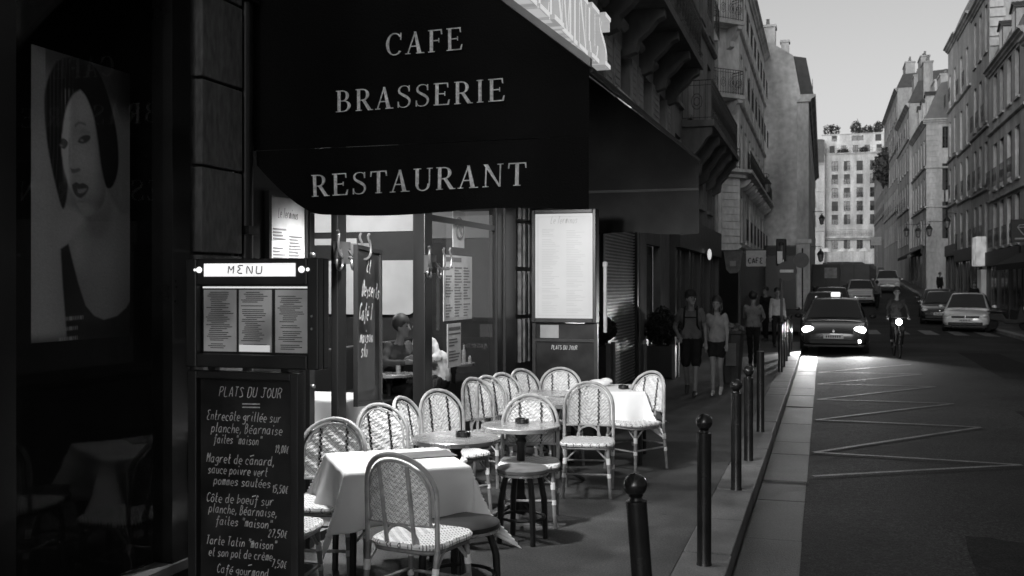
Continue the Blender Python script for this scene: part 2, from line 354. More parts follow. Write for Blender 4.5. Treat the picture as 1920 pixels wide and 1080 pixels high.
while y < 110:
    L = random.uniform(1.6, 2.4); mb = MB(); mb.b(6.5, 6.806, y+.01, y+L-.01, -.25, .004); o = mb.build('kerb_stone', m_gran, rk); o.location.z = gz(y+L/2); y += L
def rz_(x, y): t = (x+.16)/6.66; return gz(y)-.12+.05*math.sin(PI*max(0, min(1, t)))
def paint(pts, wd, name):                                     # a painted line laid 5 mm above the road
    mb = MB(); vs = []
    p = []
    for (a, b_) in zip(pts[:-1], pts[1:]):
        for k in range(12): p.append((a[0]+(b_[0]-a[0])*k/12, a[1]+(b_[1]-a[1])*k/12))
    p.append(pts[-1])
    for i in range(len(p)-1):
        a, c = p[i], p[i+1]; dx, dy = c[0]-a[0], c[1]-a[1]; l = math.hypot(dx, dy); nx, ny = -dy/l*wd/2, dx/l*wd/2
        vs = [(a[0]+nx, a[1]+ny), (a[0]-nx, a[1]-ny), (c[0]-nx, c[1]-ny), (c[0]+nx, c[1]+ny)]
        mb.add([(x, y, rz_(x, y)+.006) for x, y in vs], [(0,1,2,3)])
    return mb.build(name, m_paint, road)
zz = [(-.1,10.55),(1.96,11.6),(-.1,12.05),(1.97,14.5),(-.1,14.95),(1.95,17.25),(-.1,17.6),(1.95,20),(-.1,20.3),(1.95,22.7),(-.1,23.0),(1.95,25.4)]
for a, b_ in zip(zz[:-1], zz[1:]): paint([a, b_], .072, 'zigzag_line')
for i in range(6):
    x = .55+i*1.02; mb = MB()
    for j in range(4):
        y0, y1 = 40.4+j*.9, 40.4+(j+1)*.9; mb.add([(x, y0, rz_(x,y0)+.006), (x+.5, y0, rz_(x+.5,y0)+.006), (x+.5, y1, rz_(x+.5,y1)+.006), (x, y1, rz_(x,y1)+.006)], [(0,1,2,3)])
    mb.build('crossing_stripe', m_paint, road)

m_patch = M('asphalt_patch', .017, .85, .1, .4, 9, .6, 120, fine=.6, fscale=60)
def road_poly(pts, name, mat, dz):
    cx, cy = sum(p[0] for p in pts)/len(pts), sum(p[1] for p in pts)/len(pts); ed = []
    for a, b_ in zip(pts, pts[1:]+pts[:1]):
        for k in range(7): f = k/7; ed.append((a[0]+(b_[0]-a[0])*f+random.uniform(-.02,.02), a[1]+(b_[1]-a[1])*f+random.uniform(-.03,.03)))
    n = len(ed); mb = MB(); P = [(x, y) for x, y in ed]; vs = []
    for f in (1, .75, .5, .25): vs += [(cx+(x-cx)*f, cy+(y-cy)*f) for x, y in P]
    vs = [(x, y, rz_(x,y)+dz) for x, y in vs]+[(cx, cy, rz_(cx,cy)+dz)]
    mb.add(vs, [(k*n+i, k*n+(i+1) % n, (k+1)*n+(i+1) % n, (k+1)*n+i) for k in range(3) for i in range(n)]+[(3*n+i, 3*n+(i+1) % n, 4*n) for i in range(n)]); return mb.build(name, mat, road)
road_poly([(2.3,7.2),(3.3,7.4),(3.2,9.6),(2.25,9.4)], 'asphalt_patch', m_patch, .003); road_poly([(.9,5.4),(1.5,5.3),(1.6,8.1),(1.0,8.3)], 'asphalt_patch', m_patch, .003); road_poly([(2.6,13),(4.4,13.6),(4.3,17),(2.7,16.4)], 'asphalt_patch', m_patch, .003); road_poly([(3.4,22),(4.6,22),(4.5,30),(3.5,30)], 'asphalt_patch', m_patch, .003)

# ------------------------------------------------------------------ buildings
m_pane = M('window_pane', .018, .08, .6, .3, 2)
m_wfr = M('window_frame', .30, .5, .3, .1)
m_wfr_d = M('window_frame_dark', .06, .5, .3, .1)
m_iron = M('wrought_iron', .012, .5, .4, .2)
m_zinc = M('zinc_roof', .10, .45, .5, .25, 2, stretch=(1,1,1), fine=.15, fscale=20)
m_slate = M('slate_roof', .05, .6, .4, .3, 3)
m_pot = M('chimney_pot', .18, .8, .2, .2)
m_blk = M('shopfront_black', .012, .35, .5, .3, 3)
def stonem(i, v): return M('plaster_%d' % i, v, .85, .2, .22, .7, .15, 30, fine=.16, fscale=6, stretch=(1,1,.5), streak=.24)
SH = {}; WR = random.Random(3); m_curt = M('curtain', .09, .9, .1, .3, 3, stretch=(8,8,.4))
def wall_mesh(mb, p0, p1, z0, z1, ops, rd=.22, mi=0):
    dx, dy = p1[0]-p0[0], p1[1]-p0[1]; L = math.hypot(dx, dy); ux, uy = dx/L, dy/L; nx, ny = uy, -ux
    def pt(u, v, d=0): return (p0[0]+ux*u+nx*d, p0[1]+uy*u+ny*d, v)
    us = sorted(set([0, L]+[round(o[0],3) for o in ops]+[round(o[1],3) for o in ops])); vs_ = sorted(set([z0, z1]+[round(o[2],3) for o in ops]+[round(o[3],3) for o in ops]))
    for i in range(len(us)-1):
        for j in range(len(vs_)-1):
            cu, cv = (us[i]+us[i+1])/2, (vs_[j]+vs_[j+1])/2
            if any(o[0] < cu < o[1] and o[2] < cv < o[3] for o in ops): continue
            mb.quad(pt(us[i],vs_[j]), pt(us[i+1],vs_[j]), pt(us[i+1],vs_[j+1]), pt(us[i],vs_[j+1]), mi)
    for a, b_, c, d in ops:
        mb.quad(pt(a,c), pt(a,c,-rd), pt(a,d,-rd), pt(a,d), mi); mb.quad(pt(b_,c), pt(b_,d), pt(b_,d,-rd), pt(b_,c,-rd), mi)
        mb.quad(pt(a,d), pt(a,d,-rd), pt(b_,d,-rd), pt(b_,d), mi); mb.quad(pt(a,c), pt(b_,c), pt(b_,c,-rd), pt(a,c,-rd), mi)
    return pt, (ux, uy, nx, ny), L
def window(parent, pt, frame, o, rd=.2, dark=False, bars=3):
    # casement with two leaves and glazing bars; pane as its child; local x along the wall, y inward
    wd, ht = round(o[1]-o[0],2), round(o[3]-o[2],2); var = WR.choice((0,0,1,2,3)); key = ('win', wd, ht, dark, bars, var)
    ang = math.atan2(frame[1], frame[0]); loc = pt((o[0]+o[1])/2, o[2], -rd+.02)
    if key in SH: return share(SH[key], parent, loc, ang)
    mb = MB(); t = .06
    mb.b(-wd/2, -wd/2+t, -.02, .03, 0, ht); mb.b(wd/2-t, wd/2, -.02, .03, 0, ht); mb.b(-wd/2+t, wd/2-t, -.02, .03, 0, t); mb.b(-wd/2+t, wd/2-t, -.02, .03, ht-t, ht)
    mb.b(-.045, .045, -.03, .03, t, ht-t)
    for i in range(1, bars+1): mb.b(-wd/2+t, -.045, -.012, .02, ht*i/(bars+1)-.015, ht*i/(bars+1)+.015); mb.b(.045, wd/2-t, -.012, .02, ht*i/(bars+1)-.015, ht*i/(bars+1)+.015)
    f = mb.build('window', m_wfr_d if dark else m_wfr, parent, loc=loc, rz=ang)
    MB().quad((-wd/2,.012,0),(wd/2,.012,0),(wd/2,.012,ht),(-wd/2,.012,ht)).build('pane', m_pane, f)
    if var: MB().b(-wd/2+.07,wd/2-.07 if var == 2 else (-.05 if var == 1 else wd/2-.07),.004,.010,t if var < 3 else ht*.55,ht-t).build('curtain', m_curt, f)
    SH[key] = f; return f
def railing(parent, pt, frame, u0, u1, z, out, h=.95, side=True, scroll=True, name='railing'):
    L = round(u1-u0, 2); key = ('rail', L, out, h, scroll); ang = math.atan2(frame[1], frame[0]); loc = pt((u0+u1)/2, z, 0)
    if key in SH: return share(SH[key], parent, loc, ang)
    mb = MB(); y = -out
    def run(a, b_):
        n = max(2, int((Vector(b_)-Vector(a)).length/.13))
        for zz in (.06, h-.12, h): mb.tube([(a[0],a[1],zz),(b_[0],b_[1],zz)], .016 if zz == h else .01, 4)
        for i in range(n+1): t = i/n; x_, y_ = a[0]+(b_[0]-a[0])*t, a[1]+(b_[1]-a[1])*t; mb.tube([(x_,y_,0),(x_,y_,h)], .008, 4)
        if scroll:
            m = max(1, n//3)
            for i in range(m):
                t = (i+.5)/m; cx, cy = a[0]+(b_[0]-a[0])*t, a[1]+(b_[1]-a[1])*t; dx, dy = (b_[0]-a[0]), (b_[1]-a[1]); l = math.hypot(dx,dy); dx /= l; dy /= l
                for rr in (.13, .07): mb.tube([(cx+dx*rr*math.cos(q), cy+dy*rr*math.cos(q), h*.47+rr*1.5*math.sin(q)) for q in [k*PI/5 for k in range(10)]], .009, 4, True)
    run((-L/2, y), (L/2, y))
    if side and out > .25: run((-L/2, y+.02), (-L/2, -.02)); run((L/2, y+.02), (L/2, -.02))
    o = mb.build(name, m_iron, parent, loc=loc, rz=ang); SH[key] = o; return o
def slab(parent, pt, u0, u1, z0, z1, d0, d1, name, mat):
    mb = MB(); mb.add([pt(u0,z0,d0),pt(u1,z0,d0),pt(u1,z0,d1),pt(u0,z0,d1),pt(u0,z1,d0),pt(u1,z1,d0),pt(u1,z1,d1),pt(u0,z1,d1)], [(3,2,1,0),(4,5,6,7),(0,1,5,4),(1,2,6,5),(2,3,7,6),(3,0,4,7)])
    return mb.build(name, mat, parent)
def cornice(parent, pt, u0, u1, z, prof, name, mat):        # moulded band: prof = [(out, dz)...]
    mb = MB(); n = len(prof); vs = [pt(u0, z+b_, a) for a, b_ in prof]+[pt(u1, z+b_, a) for a, b_ in prof]
    mb.add(vs, [(i, i+1, n+i+1, n+i) for i in range(n-1)]+[tuple(range(n)), tuple(range(n, 2*n))[::-1]]); return mb.build(name, mat, parent)
PROF = [(-.05,0),(.08,0),(.1,.08),(.2,.14),(.22,.22),(.34,.28),(.34,.36),(-.05,.4)]
LEDGE = [(-.05,0),(.05,0),(.12,.06),(.12,.13),(-.05,.17)]
def chimney(parent, x, y, z, lx, ly, h, pots, mat):
    c = MB().b(x-lx/2, x+lx/2, y-ly/2, y+ly/2, z, z+h); c.b(x-lx/2-.06, x+lx/2+.06, y-ly/2-.06, y+ly/2+.06, z+h, z+h+.14)
    o = c.build('chimney', mat, parent)
    for i in range(pots):
        t = (i+.5)/pots-.5; px_, py_ = (x+t*lx, y) if lx > ly else (x, y+t*ly); hh = random.uniform(.35, .6)
        MB().lathe([(.1,0),(.12,.03),(.085,hh-.05),(.12,hh)], 8, (px_, py_, z+h+.14)).build('chimney_pot', m_pot, o)
def building(label, p0, p1, z0, h, deep, cols, rows, mat, name='apartment_building', ww=1.0, zb=None, roof='mansard', rh=2.6, dorm=(), balc={}, ledges=(), chims=(), dark=False, shutters=False, sill=True, group=None, near=False, corn=True, side_ops=(), bars=3, roofm=None):
    """cols: window centres along p0->p1; rows: (sill z, height); balc: row -> (out, h) railing"""
    t = thing(name, label, 'building', ((p0[0]+p1[0])/2, (p0[1]+p1[1])/2, z0), 0, group); t.location = (0,0,0)
    zb = z0-.5 if zb is None else zb; ops = []
    for (v, hh) in rows:
        for c in cols: ops.append((round(c-ww/2,3), round(c+ww/2,3), round(z0+v,3), round(z0+v+hh,3)))
    mb = MB(); pt, fr, L = wall_mesh(mb, p0, p1, zb, z0+h, ops)
    a, b_ = pt(0,0,-deep)[:2], pt(L,0,-deep)[:2]
    sides = []
    spt, sfr, sL = wall_mesh(mb, p1, b_, zb, z0+h, list(side_ops)) if side_ops else (None, None, None)
    if not side_ops: mb.quad(p1+(zb,), b_+(zb,), b_+(z0+h,), p1+(z0+h,))
    mb.quad(p0+(zb,), a+(zb,), a+(z0+h,), p0+(z0+h,)); mb.quad(a+(zb,), b_+(zb,), b_+(z0+h,), a+(z0+h,))
    mb.build('wall', mat, t)
    for o in side_ops: window(t, spt, sfr, o, dark=True, bars=bars)
    i = 0
    for ri, (v, hh) in enumerate(rows):
        for c in cols:
            o = ops[i]; i += 1; window(t, pt, fr, o, dark=dark, bars=bars)
            if sill: 
                key = ('sill', ww, mat.name)
                loc = pt(c, z0+v, 0); ang = math.atan2(fr[1], fr[0])
                if key in SH: share(SH[key], t, loc, ang)
                else: SH[key] = MB().b(-ww/2-.1, ww/2+.1, -.09, .0, -.09, 0).build('sill', mat, t, loc=loc, rz=ang)
            if ri in balc and balc[ri] != 'long': railing(t, pt, fr, c-ww/2-.08, c+ww/2+.08, z0+v+.01, balc[ri], .9, side=False)
            if shutters and ri in shutters:
                for s_ in (-1, 1):
                    key = ('shut', ww, hh); loc = pt(c+s_*(ww/2+ww/4+.02), z0+v, .02); ang = math.atan2(fr[1], fr[0])
                    if key in SH: share(SH[key], t, loc, ang)
                    else:
                        q = MB(); q.b(-ww/4,ww/4,-.02,.015,0,hh)
                        for k_ in range(int(hh/.12)): q.b(-ww/4+.05,ww/4-.05,-.032,-.02,.06+k_*.12,.12+k_*.12)
                        SH[key] = q.build('shutter', m_wfr, t, loc=loc, rz=ang)
    for z in ledges: cornice(t, pt, 0, L, z0+z, LEDGE, 'ledge', mat)
    if corn: cornice(t, pt, 0, L, z0+h-.36, PROF, 'cornice', mat)
    zt = z0+h+(.04 if corn else 0)
    # roof
    rm = roofm or (m_zinc if roof != 'gable' else m_slate); q = MB()
    if roof == 'mansard':
        e = rh*.38
        A = [pt(0,zt,.1),pt(L,zt,.1),pt(L,zt,-deep),pt(0,zt,-deep)]; Bv = [pt(0,zt+rh,-e),pt(L,zt+rh,-e),pt(L,zt+rh,-deep),pt(0,zt+rh,-deep)]; C = [pt(0,zt+rh*1.25,-deep/2),pt(L,zt+rh*1.25,-deep/2)]
        q.add(A+Bv+C, [(0,1,5,4),(1,2,6,5),(3,0,4,7),(2,3,7,6),(4,5,9,8),(6,7,8,9),(5,6,9),(7,4,8)])
    elif roof == 'gable':
        q.add([pt(0,zt,.15),pt(L,zt,.15),pt(L,zt,-deep),pt(0,zt,-deep),pt(0,zt+rh,-deep/2),pt(L,zt+rh,-deep/2)], [(0,1,5,4),(2,3,4,5),(1,2,5),(3,0,4)])
    else: q.add([pt(0,zt,0),pt(L,zt,0),pt(L,zt,-deep),pt(0,zt,-deep)], [(0,1,2,3)])
    ro = q.build('roof', rm, t)
    for c in dorm:
        dw, dh = .62, rh*.78; o_ = -rh*.06
        dm = MB()
        def dp(u, v, d): return pt(c+u, zt+v, d)
        dm.add([dp(-dw,.1,o_),dp(dw,.1,o_),dp(dw,dh,o_),dp(0,dh+.32,o_),dp(-dw,dh,o_)]+[dp(-dw,.1,-1.6),dp(dw,.1,-1.6),dp(dw,dh,-1.6),dp(0,dh+.32,-1.6),dp(-dw,dh,-1.6)], [(0,1,2,3,4),(1,6,7,2),(0,4,9,5),(2,7,8,3),(4,3,8,9)])
        d_ = dm.build('dormer', mat, ro); 
        MB().quad(dp(-.38,.35,o_+.02),dp(.38,.35,o_+.02),dp(.38,dh-.1,o_+.02),dp(-.38,dh-.1,o_+.02)).build('pane', m_pane, d_)
        MB().prism([(-dw-.1,dh-.02),(0,dh+.32),(dw+.1,dh-.02),(dw+.1,dh+.05),(0,dh+.41),(-dw-.1,dh+.05)], lambda a_, b__, d__: dp(a_,b__,d__), o_+.1, -1.7).build('dormer_roof', m_slate, d_)
    for (u, d, lx, ly, hh, n) in chims:
        x, y_, _ = pt(u, 0, -d); chimney(t, x, y_, zt+.2, lx, ly, hh, n, mat)
    return t, pt, fr, L, zt
BL = []
# --- left side
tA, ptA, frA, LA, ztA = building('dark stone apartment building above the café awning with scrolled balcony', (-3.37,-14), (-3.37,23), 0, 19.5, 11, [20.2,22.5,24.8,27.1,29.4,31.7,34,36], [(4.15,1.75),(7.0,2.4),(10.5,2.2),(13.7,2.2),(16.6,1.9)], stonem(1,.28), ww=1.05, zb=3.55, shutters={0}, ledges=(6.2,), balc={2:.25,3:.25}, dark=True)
BL.append((tA, (-3.37, 4.5, 0)))
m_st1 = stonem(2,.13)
def balcony(t, pt, fr, u0, u1, z, out, mat, step=1.5, big=1.0):
    slab(t, pt, u0, u1, z-.16, z, -.02, out, 'balcony_slab', mat)
    n = max(2, int((u1-u0)/step)+1)
    for i in range(n):
        u = u0+.2+(u1-u0-.4)*i/(n-1)
        prof = [(0,0),(out*.92,0),(out*.92,-.16*big),(out*.75,-.24*big),(out*.6,-.42*big),(out*.35,-.62*big),(out*.3,-.85*big),(0,-.95*big)]
        MB().prism(prof, lambda a, b_, d: pt(u+d, z-.165+b_, a), -.12, .12).build('corbel', mat, t)
    railing(t, pt, fr, u0+.04, u1-.04, z, out-.05, .98)
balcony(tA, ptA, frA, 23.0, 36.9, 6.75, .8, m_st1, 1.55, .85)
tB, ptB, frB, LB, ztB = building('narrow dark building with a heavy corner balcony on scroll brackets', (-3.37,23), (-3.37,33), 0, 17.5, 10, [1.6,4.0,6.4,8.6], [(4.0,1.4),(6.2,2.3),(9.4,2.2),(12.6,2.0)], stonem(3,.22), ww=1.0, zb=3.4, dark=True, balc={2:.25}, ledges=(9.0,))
BL.append((tB, (-3.37, 28, 0)))
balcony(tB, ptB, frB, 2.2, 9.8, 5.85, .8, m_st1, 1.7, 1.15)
m_C = stonem(4,.66)
tC, ptC, frC, LC, ztC = building('pale corner building with chamfered corner, stone ledges and iron balconies', (-3.37,43), (-3.37,62), .1, 15.3, 11, [1.5,4.0,6.5,9,11.5,14,16.8], [(3.55,1.9),(6.4,2.1),(9.5,2.0),(12.4,1.9)], m_C, ww=1.05, zb=-.4, balc={0:.25,1:.3,2:.3,3:.25}, ledges=(3.2,9.2,12.2), roof='mansard')
BL.append((tC, (-3.37, 52, 0)))
q = MB(); opsC = [(1.15,2.15,3.65,5.5),(1.15,2.15,6.5,8.7),(1.15,2.15,9.65,11.8),(1.15,2.15,12.6,14.6)]
ptc, frc, Lc = wall_mesh(q, (-5.65,40.7), (-3.37,42.998), -.4, 15.4, opsC); q.build('wall', m_C, tC)
for o in opsC: window(tC, ptc, frc, o)
for z in (12.5, 9.5): balcony(tC, ptc, frc, .35, 2.9, z, .75, m_C, 2.2, .9)
cornice(tC, ptc, -.2, Lc+.15, 6.2, [(-.05,0),(.25,0),(.3,.12),(.55,.2),(.55,.32),(-.05,.34)], 'ledge', m_C); railing(tC, ptc, frc, .3, 2.9, 6.55, .45, .8)
cornice(tC, ptC, -.1, LC, 6.21, [(-.05,0),(.25,0),(.3,.12),(.55,.2),(.55,.32),(-.05,.34)], 'ledge', m_C)
for i in range(12): MB().prism([(0,0),(.45,0),(.4,-.14),(.12,-.34),(0,-.36)], lambda a, b_, d, i=i: ptC(.8+i*1.55+d, 6.205+b_, a), -.09, .09).build('corbel', m_C, tC)
railing(tC, ptC, frC, .2, 18.6, 6.55, .45, .8, side=False)
cornice(tC, ptc, -.1, Lc+.2, 15.04, PROF, 'cornice', m_C)
for i in range(9):                                        # rusticated pier on the corner, one block per course
    z = 3.5+i*.3; MB().add([ptc(2.3,z,.0),ptc(Lc,z,.0),ptc(Lc,z,.05),ptc(2.3,z,.05),ptc(2.3,z+.27,.0),ptc(Lc,z+.27,.0),ptc(Lc,z+.27,.05),ptc(2.3,z+.27,.05)], [(3,2,1,0),(4,5,6,7),(0,1,5,4),(1,2,6,5),(2,3,7,6),(3,0,4,7)]).build('quoin', m_C, tC)
MB().b(-3.9,-3.3,42.95,61.9,-.3,3.15).build('shop_front', m_blk, tC); MB().add([ptc(.1,-.3,.06),ptc(Lc-.1,-.3,.06),ptc(Lc-.1,3.2,.06),ptc(.1,3.2,.06)], [(0,1,2,3)]).build('shop_front', m_blk, tC)
# blank party wall that juts into the street
m_D = M('party_wall', .47, .9, .15, .3, .35, .2, 14, fine=.2, fscale=3, streak=.22)
tD = thing('apartment_building', 'tall blank grey party wall jutting into the street with chimneys', 'building'); BL.append((tD, (-2, 62, .3)))
MB().prism([(-14,-.5),(-1.53,-.5),(-1.5,12.6),(-1.28,12.8),(-1.72,15.3),(-2.85,16.05),(-4.5,16.6),(-14,16.6)], lambda a, b_, d: (a, d, b_), 62, 110).build('wall', m_D, tD)
q = MB(); ptd, frd, Ld = wall_mesh(q, (-.85,62.2), (-.85,110), -.4, 13.0, [(2+i*3.2, 3+i*3.2, z, z+2) for i in range(12) for z in (4.5,7.6,10.6)]); q.quad((-1.55,62.2,-.4),(-.85,62.2,-.4),(-.85,62.2,12.6),(-1.55,62.2,12.6)); q.build('wall', stonem(5,.45), tD)
for i in range(12):
    for z in (4.5,7.6,10.6): window(tD, ptd, frd, (2+i*3.2, 3+i*3.2, z, z+2))
cornice(tD, ptd, -.15, Ld, 12.55, [(-.9,0),(.1,0),(.15,.15),(.35,.25),(.4,.42),(-.9,.45)], 'cornice', stonem(5,.45))
MB().prism([(-1.35,12.9),(-.55,12.9),(-1.0,15.2),(-1.75,15.35)], lambda a, b_, d: (a, d, b_), 62.4, 110).build('roof', m_slate, tD)
MB().b(-1.5,-.78,61.9,62.7,-.3,4.2).build('pier', stonem(6,.55), tD)
for i in range(13): MB().b(-1.49,-.77,61.87,61.9,.3+i*.3,.57+i*.3).build('pier_block', stonem(6,.55), tD)
MB().b(-1.58,-.68,61.8,62.75,4.2,4.45).build('pier_cap', stonem(6,.55), tD)
MB().b(-3.5,-1.56,61.85,62,-.3,4.1).build('shop_front', m_blk, tD); MB().b(-3.5,-1.56,61.75,61.85,3.5,4.0).build('fascia', M('fascia15', .015, .45, .4, .3, 4), tD)
chimney(tD, -3.2, 62.6, 15.6, .9, 1.0, 1.5, 1, m_D); chimney(tD, -2.2, 62.5, 15.4, .45, .6, .75, 0, stonem(6,.55))
railing(tD, ptd, frd, .3, 3.3, 13.05, .2, .9, side=False)
# --- right side (walls face the street: p0 is the far end)
def rb(label, x, yf, yn, z0, h, deep, ycols, rows, v, i, **k):
    t, pt, fr, L, zt = building(label, (x, yf), (x, yn), z0, h, deep, [round(yf-c,2) for c in ycols], rows, stonem(i, v), **k); BL.append((t, (x, (max(yn,40)+yf)/2, z0))); return t, pt, fr, L, zt
tR1 = rb('plain grey building with dormers at the right edge of the picture', 8.5, 49.2, -14, 0, 12.5, 10, [47.6,45.7,43.8,41.9,40,38.1,36.2,32,28,24,20,16,12,8,4], [(4.2,1.5),(6.7,2.0),(9.6,1.9)], .60, 11, ww=.85, dorm=(2.2,5.0,7.8), rh=3.0, ledges=(6.1,), balc={2:.2}, dark=True)
rb('low building with four close shuttered windows and long black balcony', 8.5, 59.55, 49.25, .1, 13.1, 10, [57.6,55.6,53.4,51.3], [(3.6,2.3),(6.6,2.4),(10.3,2.3)], .46, 12, ww=1.15, ledges=(9.6,6.0), dorm=(3.0,6.6), rh=2.0, balc={0:.25,1:.35}, dark=True, chims=[(9.0,2.5,.7,1.6,2.0,3)])
t3 = rb('tall building with curved cornice and blank gable over the lower roof', 8.5, 66.45, 59.6, .3, 17.6, 10, [64.9,62.8,60.7], [(3.8,2.2),(7.0,2.3),(10.4,2.6),(14.2,2.6)], .36, 13, ww=.95, ledges=(6.6,10.0), rh=3.6, dorm=(2.2,4.6), balc={1:.35,0:.3,2:.2}, dark=True)
for i in range(7): MB().b(8.52,9.2+.1*(i%2),59.5,59.6,14.6+i*.52,14.6+i*.52+.42).build('quoin', stonem(12,.46), t3[0])
rb('slim pale building with two windows a floor and iron window rails', 8.5, 73, 66.5, .7, 17.6, 9, [71.2,68.4], [(3.4,2.3),(6.6,2.4),(9.8,2.5),(13.4,2.4)], .50, 14, ww=.95, ledges=(6.3,9.5,13.1), balc={1:.3,0:.3,3:.25}, dark=True, rh=3.2, chims=[(1.2,2,.8,1.2,3.4,2)])
rb('very narrow pale building beside the quoined corner house', 8.5, 78.4, 73.05, 1.0, 17.6, 9, [77.2,74.6], [(3.4,2.2),(6.6,2.3),(9.8,2.4),(13.2,2.3)], .56, 15, ww=.85, ledges=(6.2,9.4,12.9), balc={1:.35,3:.35}, dark=True, rh=2.4)
so6 = [(1.15,1.6,12.5,14.2),(1.15,1.6,9.2,11.3),(1.15,1.6,5.4,8.3)]
t6 = rb('quoined corner house with mansard roof and three slit windows', 7.75, 99.5, 86, 1.4, 13.4, 9, [98,95.5,93,90.4,88], [(3.6,2.1),(6.8,2.1),(10,2.0)], .50, 16, ww=1.0, ledges=(6.4,9.6), rh=2.8, dorm=(4,7.5,11), side_ops=so6, bars=4, chims=[(2,2,.9,3.2,4.6,4),(7,2,.9,2.4,4.2,3)])
for i in range(30):
    z = 2.2+i*.42; MB().b(7.72,8.6,85.95,86.0,z,z+.37).build('quoin', stonem(16,.50), t6[0])
cornice(t6[0], lambda u, v, d: (7.6+u, 86-d, v), 0, 4, 10.9, LEDGE, 'ledge', stonem(16,.50)); cornice(t6[0], lambda u, v, d: (7.6+u, 86-d, v), 0, 4, 7.8, LEDGE, 'ledge', stonem(16,.50)); cornice(t6[0], lambda u, v, d: (7.5+u, 86-d, v), 0, 5, 14.45, PROF, 'cornice', stonem(16,.50))
rb('distant house with stepped chimneys just beyond the quoined corner house', 7.5, 115, 99.6, 2.0, 16.4, 12, [113.4-3.0*i for i in range(5)], [(3.6,2.2),(7,2.2),(10.4,2.2),(13.4,2.0)], .36, 17, ww=1.1, ledges=(6.7,13.1), rh=2.0, balc={1:.3,3:.3}, roofm=m_slate, chims=[(4,1.6,.8,2.4,4.2,4),(9,1.8,.8,3,5.0,5),(14.4,1.6,.8,2.4,3.4,3)])
rb('tall distant building with heavy cornice, last high roof on the right', 7.5, 140, 115.2, 2.9, 19.8, 12, [138-3.1*i for i in range(8)], [(3.6,2.2),(7,2.2),(10.4,2.2),(13.8,2.2),(16.8,1.8)], .34, 19, ww=1.1, ledges=(6.7,13.4), rh=1.4, balc={1:.3,3:.3}, roofm=m_slate, chims=[(6,1.8,1,3,3.0,4),(16,1.8,1,4,3.8,5)])
rb('farthest building of the right-hand row before the bright end house', 7.9, 176, 140.2, 4.5, 14.5, 10, [174-3.4*i for i in range(10)], [(3.6,2.2),(7,2.2),(10.4,2.2)], .24, 18, ww=1.1, ledges=(6.7,), balc={1:.3}, rh=2.6)
# --- the pale house that closes the street
m_E = stonem(21,.52)
tE, ptE, frE, LE, ztE = building('bright pale apartment house closing the far end of the street', (.15,190), (14.5,190), 5.9, 19.3, 12, [1.75,3.8,5.95,8.2,10.4,12.6], [(2.2,1.7),(6.55,1.75),(8.95,1.75),(11.35,1.75),(13.75,1.75),(16.1,1.75)], m_E, ww=1.05, balc={1:.22,2:.22,3:.22,4:.22,5:.22}, ledges=(5.6,), roof='flat', bars=1, dark=True)
BL.append((tE, (5, 190, 5.9)))
q = MB(); pe, fe, Le = wall_mesh(q, (-.2,192), (13,192), 25.2, 28.9, [(1.2+i*2.0,2.1+i*2.0,25.5,26.8) for i in range(6)]+[(1.6,2.5,27.6,28.6),(5,7,27.6,28.5),(9,10,27.4,28.6)]); q.quad((-.2,192,28.9),(13,192,28.9),(13,199,28.9),(-.2,199,28.9)); q.quad((-.2,192,25.2),(-.2,199,25.2),(-.2,199,28.9),(-.2,192,28.9)); q.build('attic', stonem(22,.62), tE)
for i in range(6): window(tE, pe, fe, (1.2+i*2.0,2.1+i*2.0,25.5,26.8), dark=True)
for o in ((1.6,2.5,27.6,28.6),(5,7,27.6,28.5),(9,10,27.4,28.6)): window(tE, pe, fe, o, dark=True)
cornice(tE, pe, -.2, Le, 28.7, LEDGE, 'ledge', m_E); cornice(tE, ptE, 0, LE, 9.6+.1, [(-.05,0),(.5,0),(.6,.2),(.9,.3),(.9,.6),(-.05,.62)], 'ledge', m_E); railing(tE, ptE, frE, .2, 8, 10.35, .8, .9)
railing(tE, ptE, frE, .1, 8.2, 25.25, .25, .8, side=False)
tF, ptF, frF, LF, ztF = building('ornate pale house with rounded bay left of the end house', (-6,187), (.1,187), 5.7, 17.5, 12, [4.0], [(2.2,2.0),(6.2,2.2),(9.6,2.2),(13,2.2)], stonem(23,.48), ww=1.3, balc={1:.5,2:.5,3:.5}, ledges=(5.4,9.0,12.4), rh=4, dark=True, dorm=(4.0,))
BL.append((tF, (-2, 187, 5.7)))
MB().lathe([(1.3,0),(1.3,10),(1.5,10.2),(1.5,10.5),(1.2,10.6),(1.1,12),(.6,13.2),(.05,13.6)], 14, (-3.2,187,9.6)).build('bay', stonem(23,.48), tF)

# leafy clumps (roof gardens, shrubs): many small leaf faces spread through a volume
m_leaf = M('leaf', .05, .6, .3, .5, 20); m_bark = M('bark', .04, .9, .2, .3, 20)
def leaves(n, rad, size, seed=1, hollow=.55):
    rg = np.random.default_rng(seed); mb = MB(); vs = []; fs = []
    for i in range(n):
        d = rg.normal(size=3); d /= np.linalg.norm(d); r_ = (hollow+(1-hollow)*rg.random()**.5)*(1+.12*math.sin(5*d[0]+seed)+.1*math.sin(7*d[1]+3*d[2]))
        c = Vector(d*r_)*1.0; c = Vector((c.x*rad[0], c.y*rad[1], c.z*rad[2]))
        nrm = Vector(d+rg.normal(size=3)*.7).normalized(); a = nrm.orthogonal().normalized(); a.rotate(Matrix.Rotation(rg.random()*6.28, 3, nrm)); b_ = nrm.cross(a); s_ = size*rg.uniform(.6, 1.3)
        k = len(vs); vs += [c+a*s_, c+b_*s_*.45, c-a*s_, c-b_*s_*.45]; fs.append((k,k+1,k+2,k+3))
    return mb.add(vs, fs)
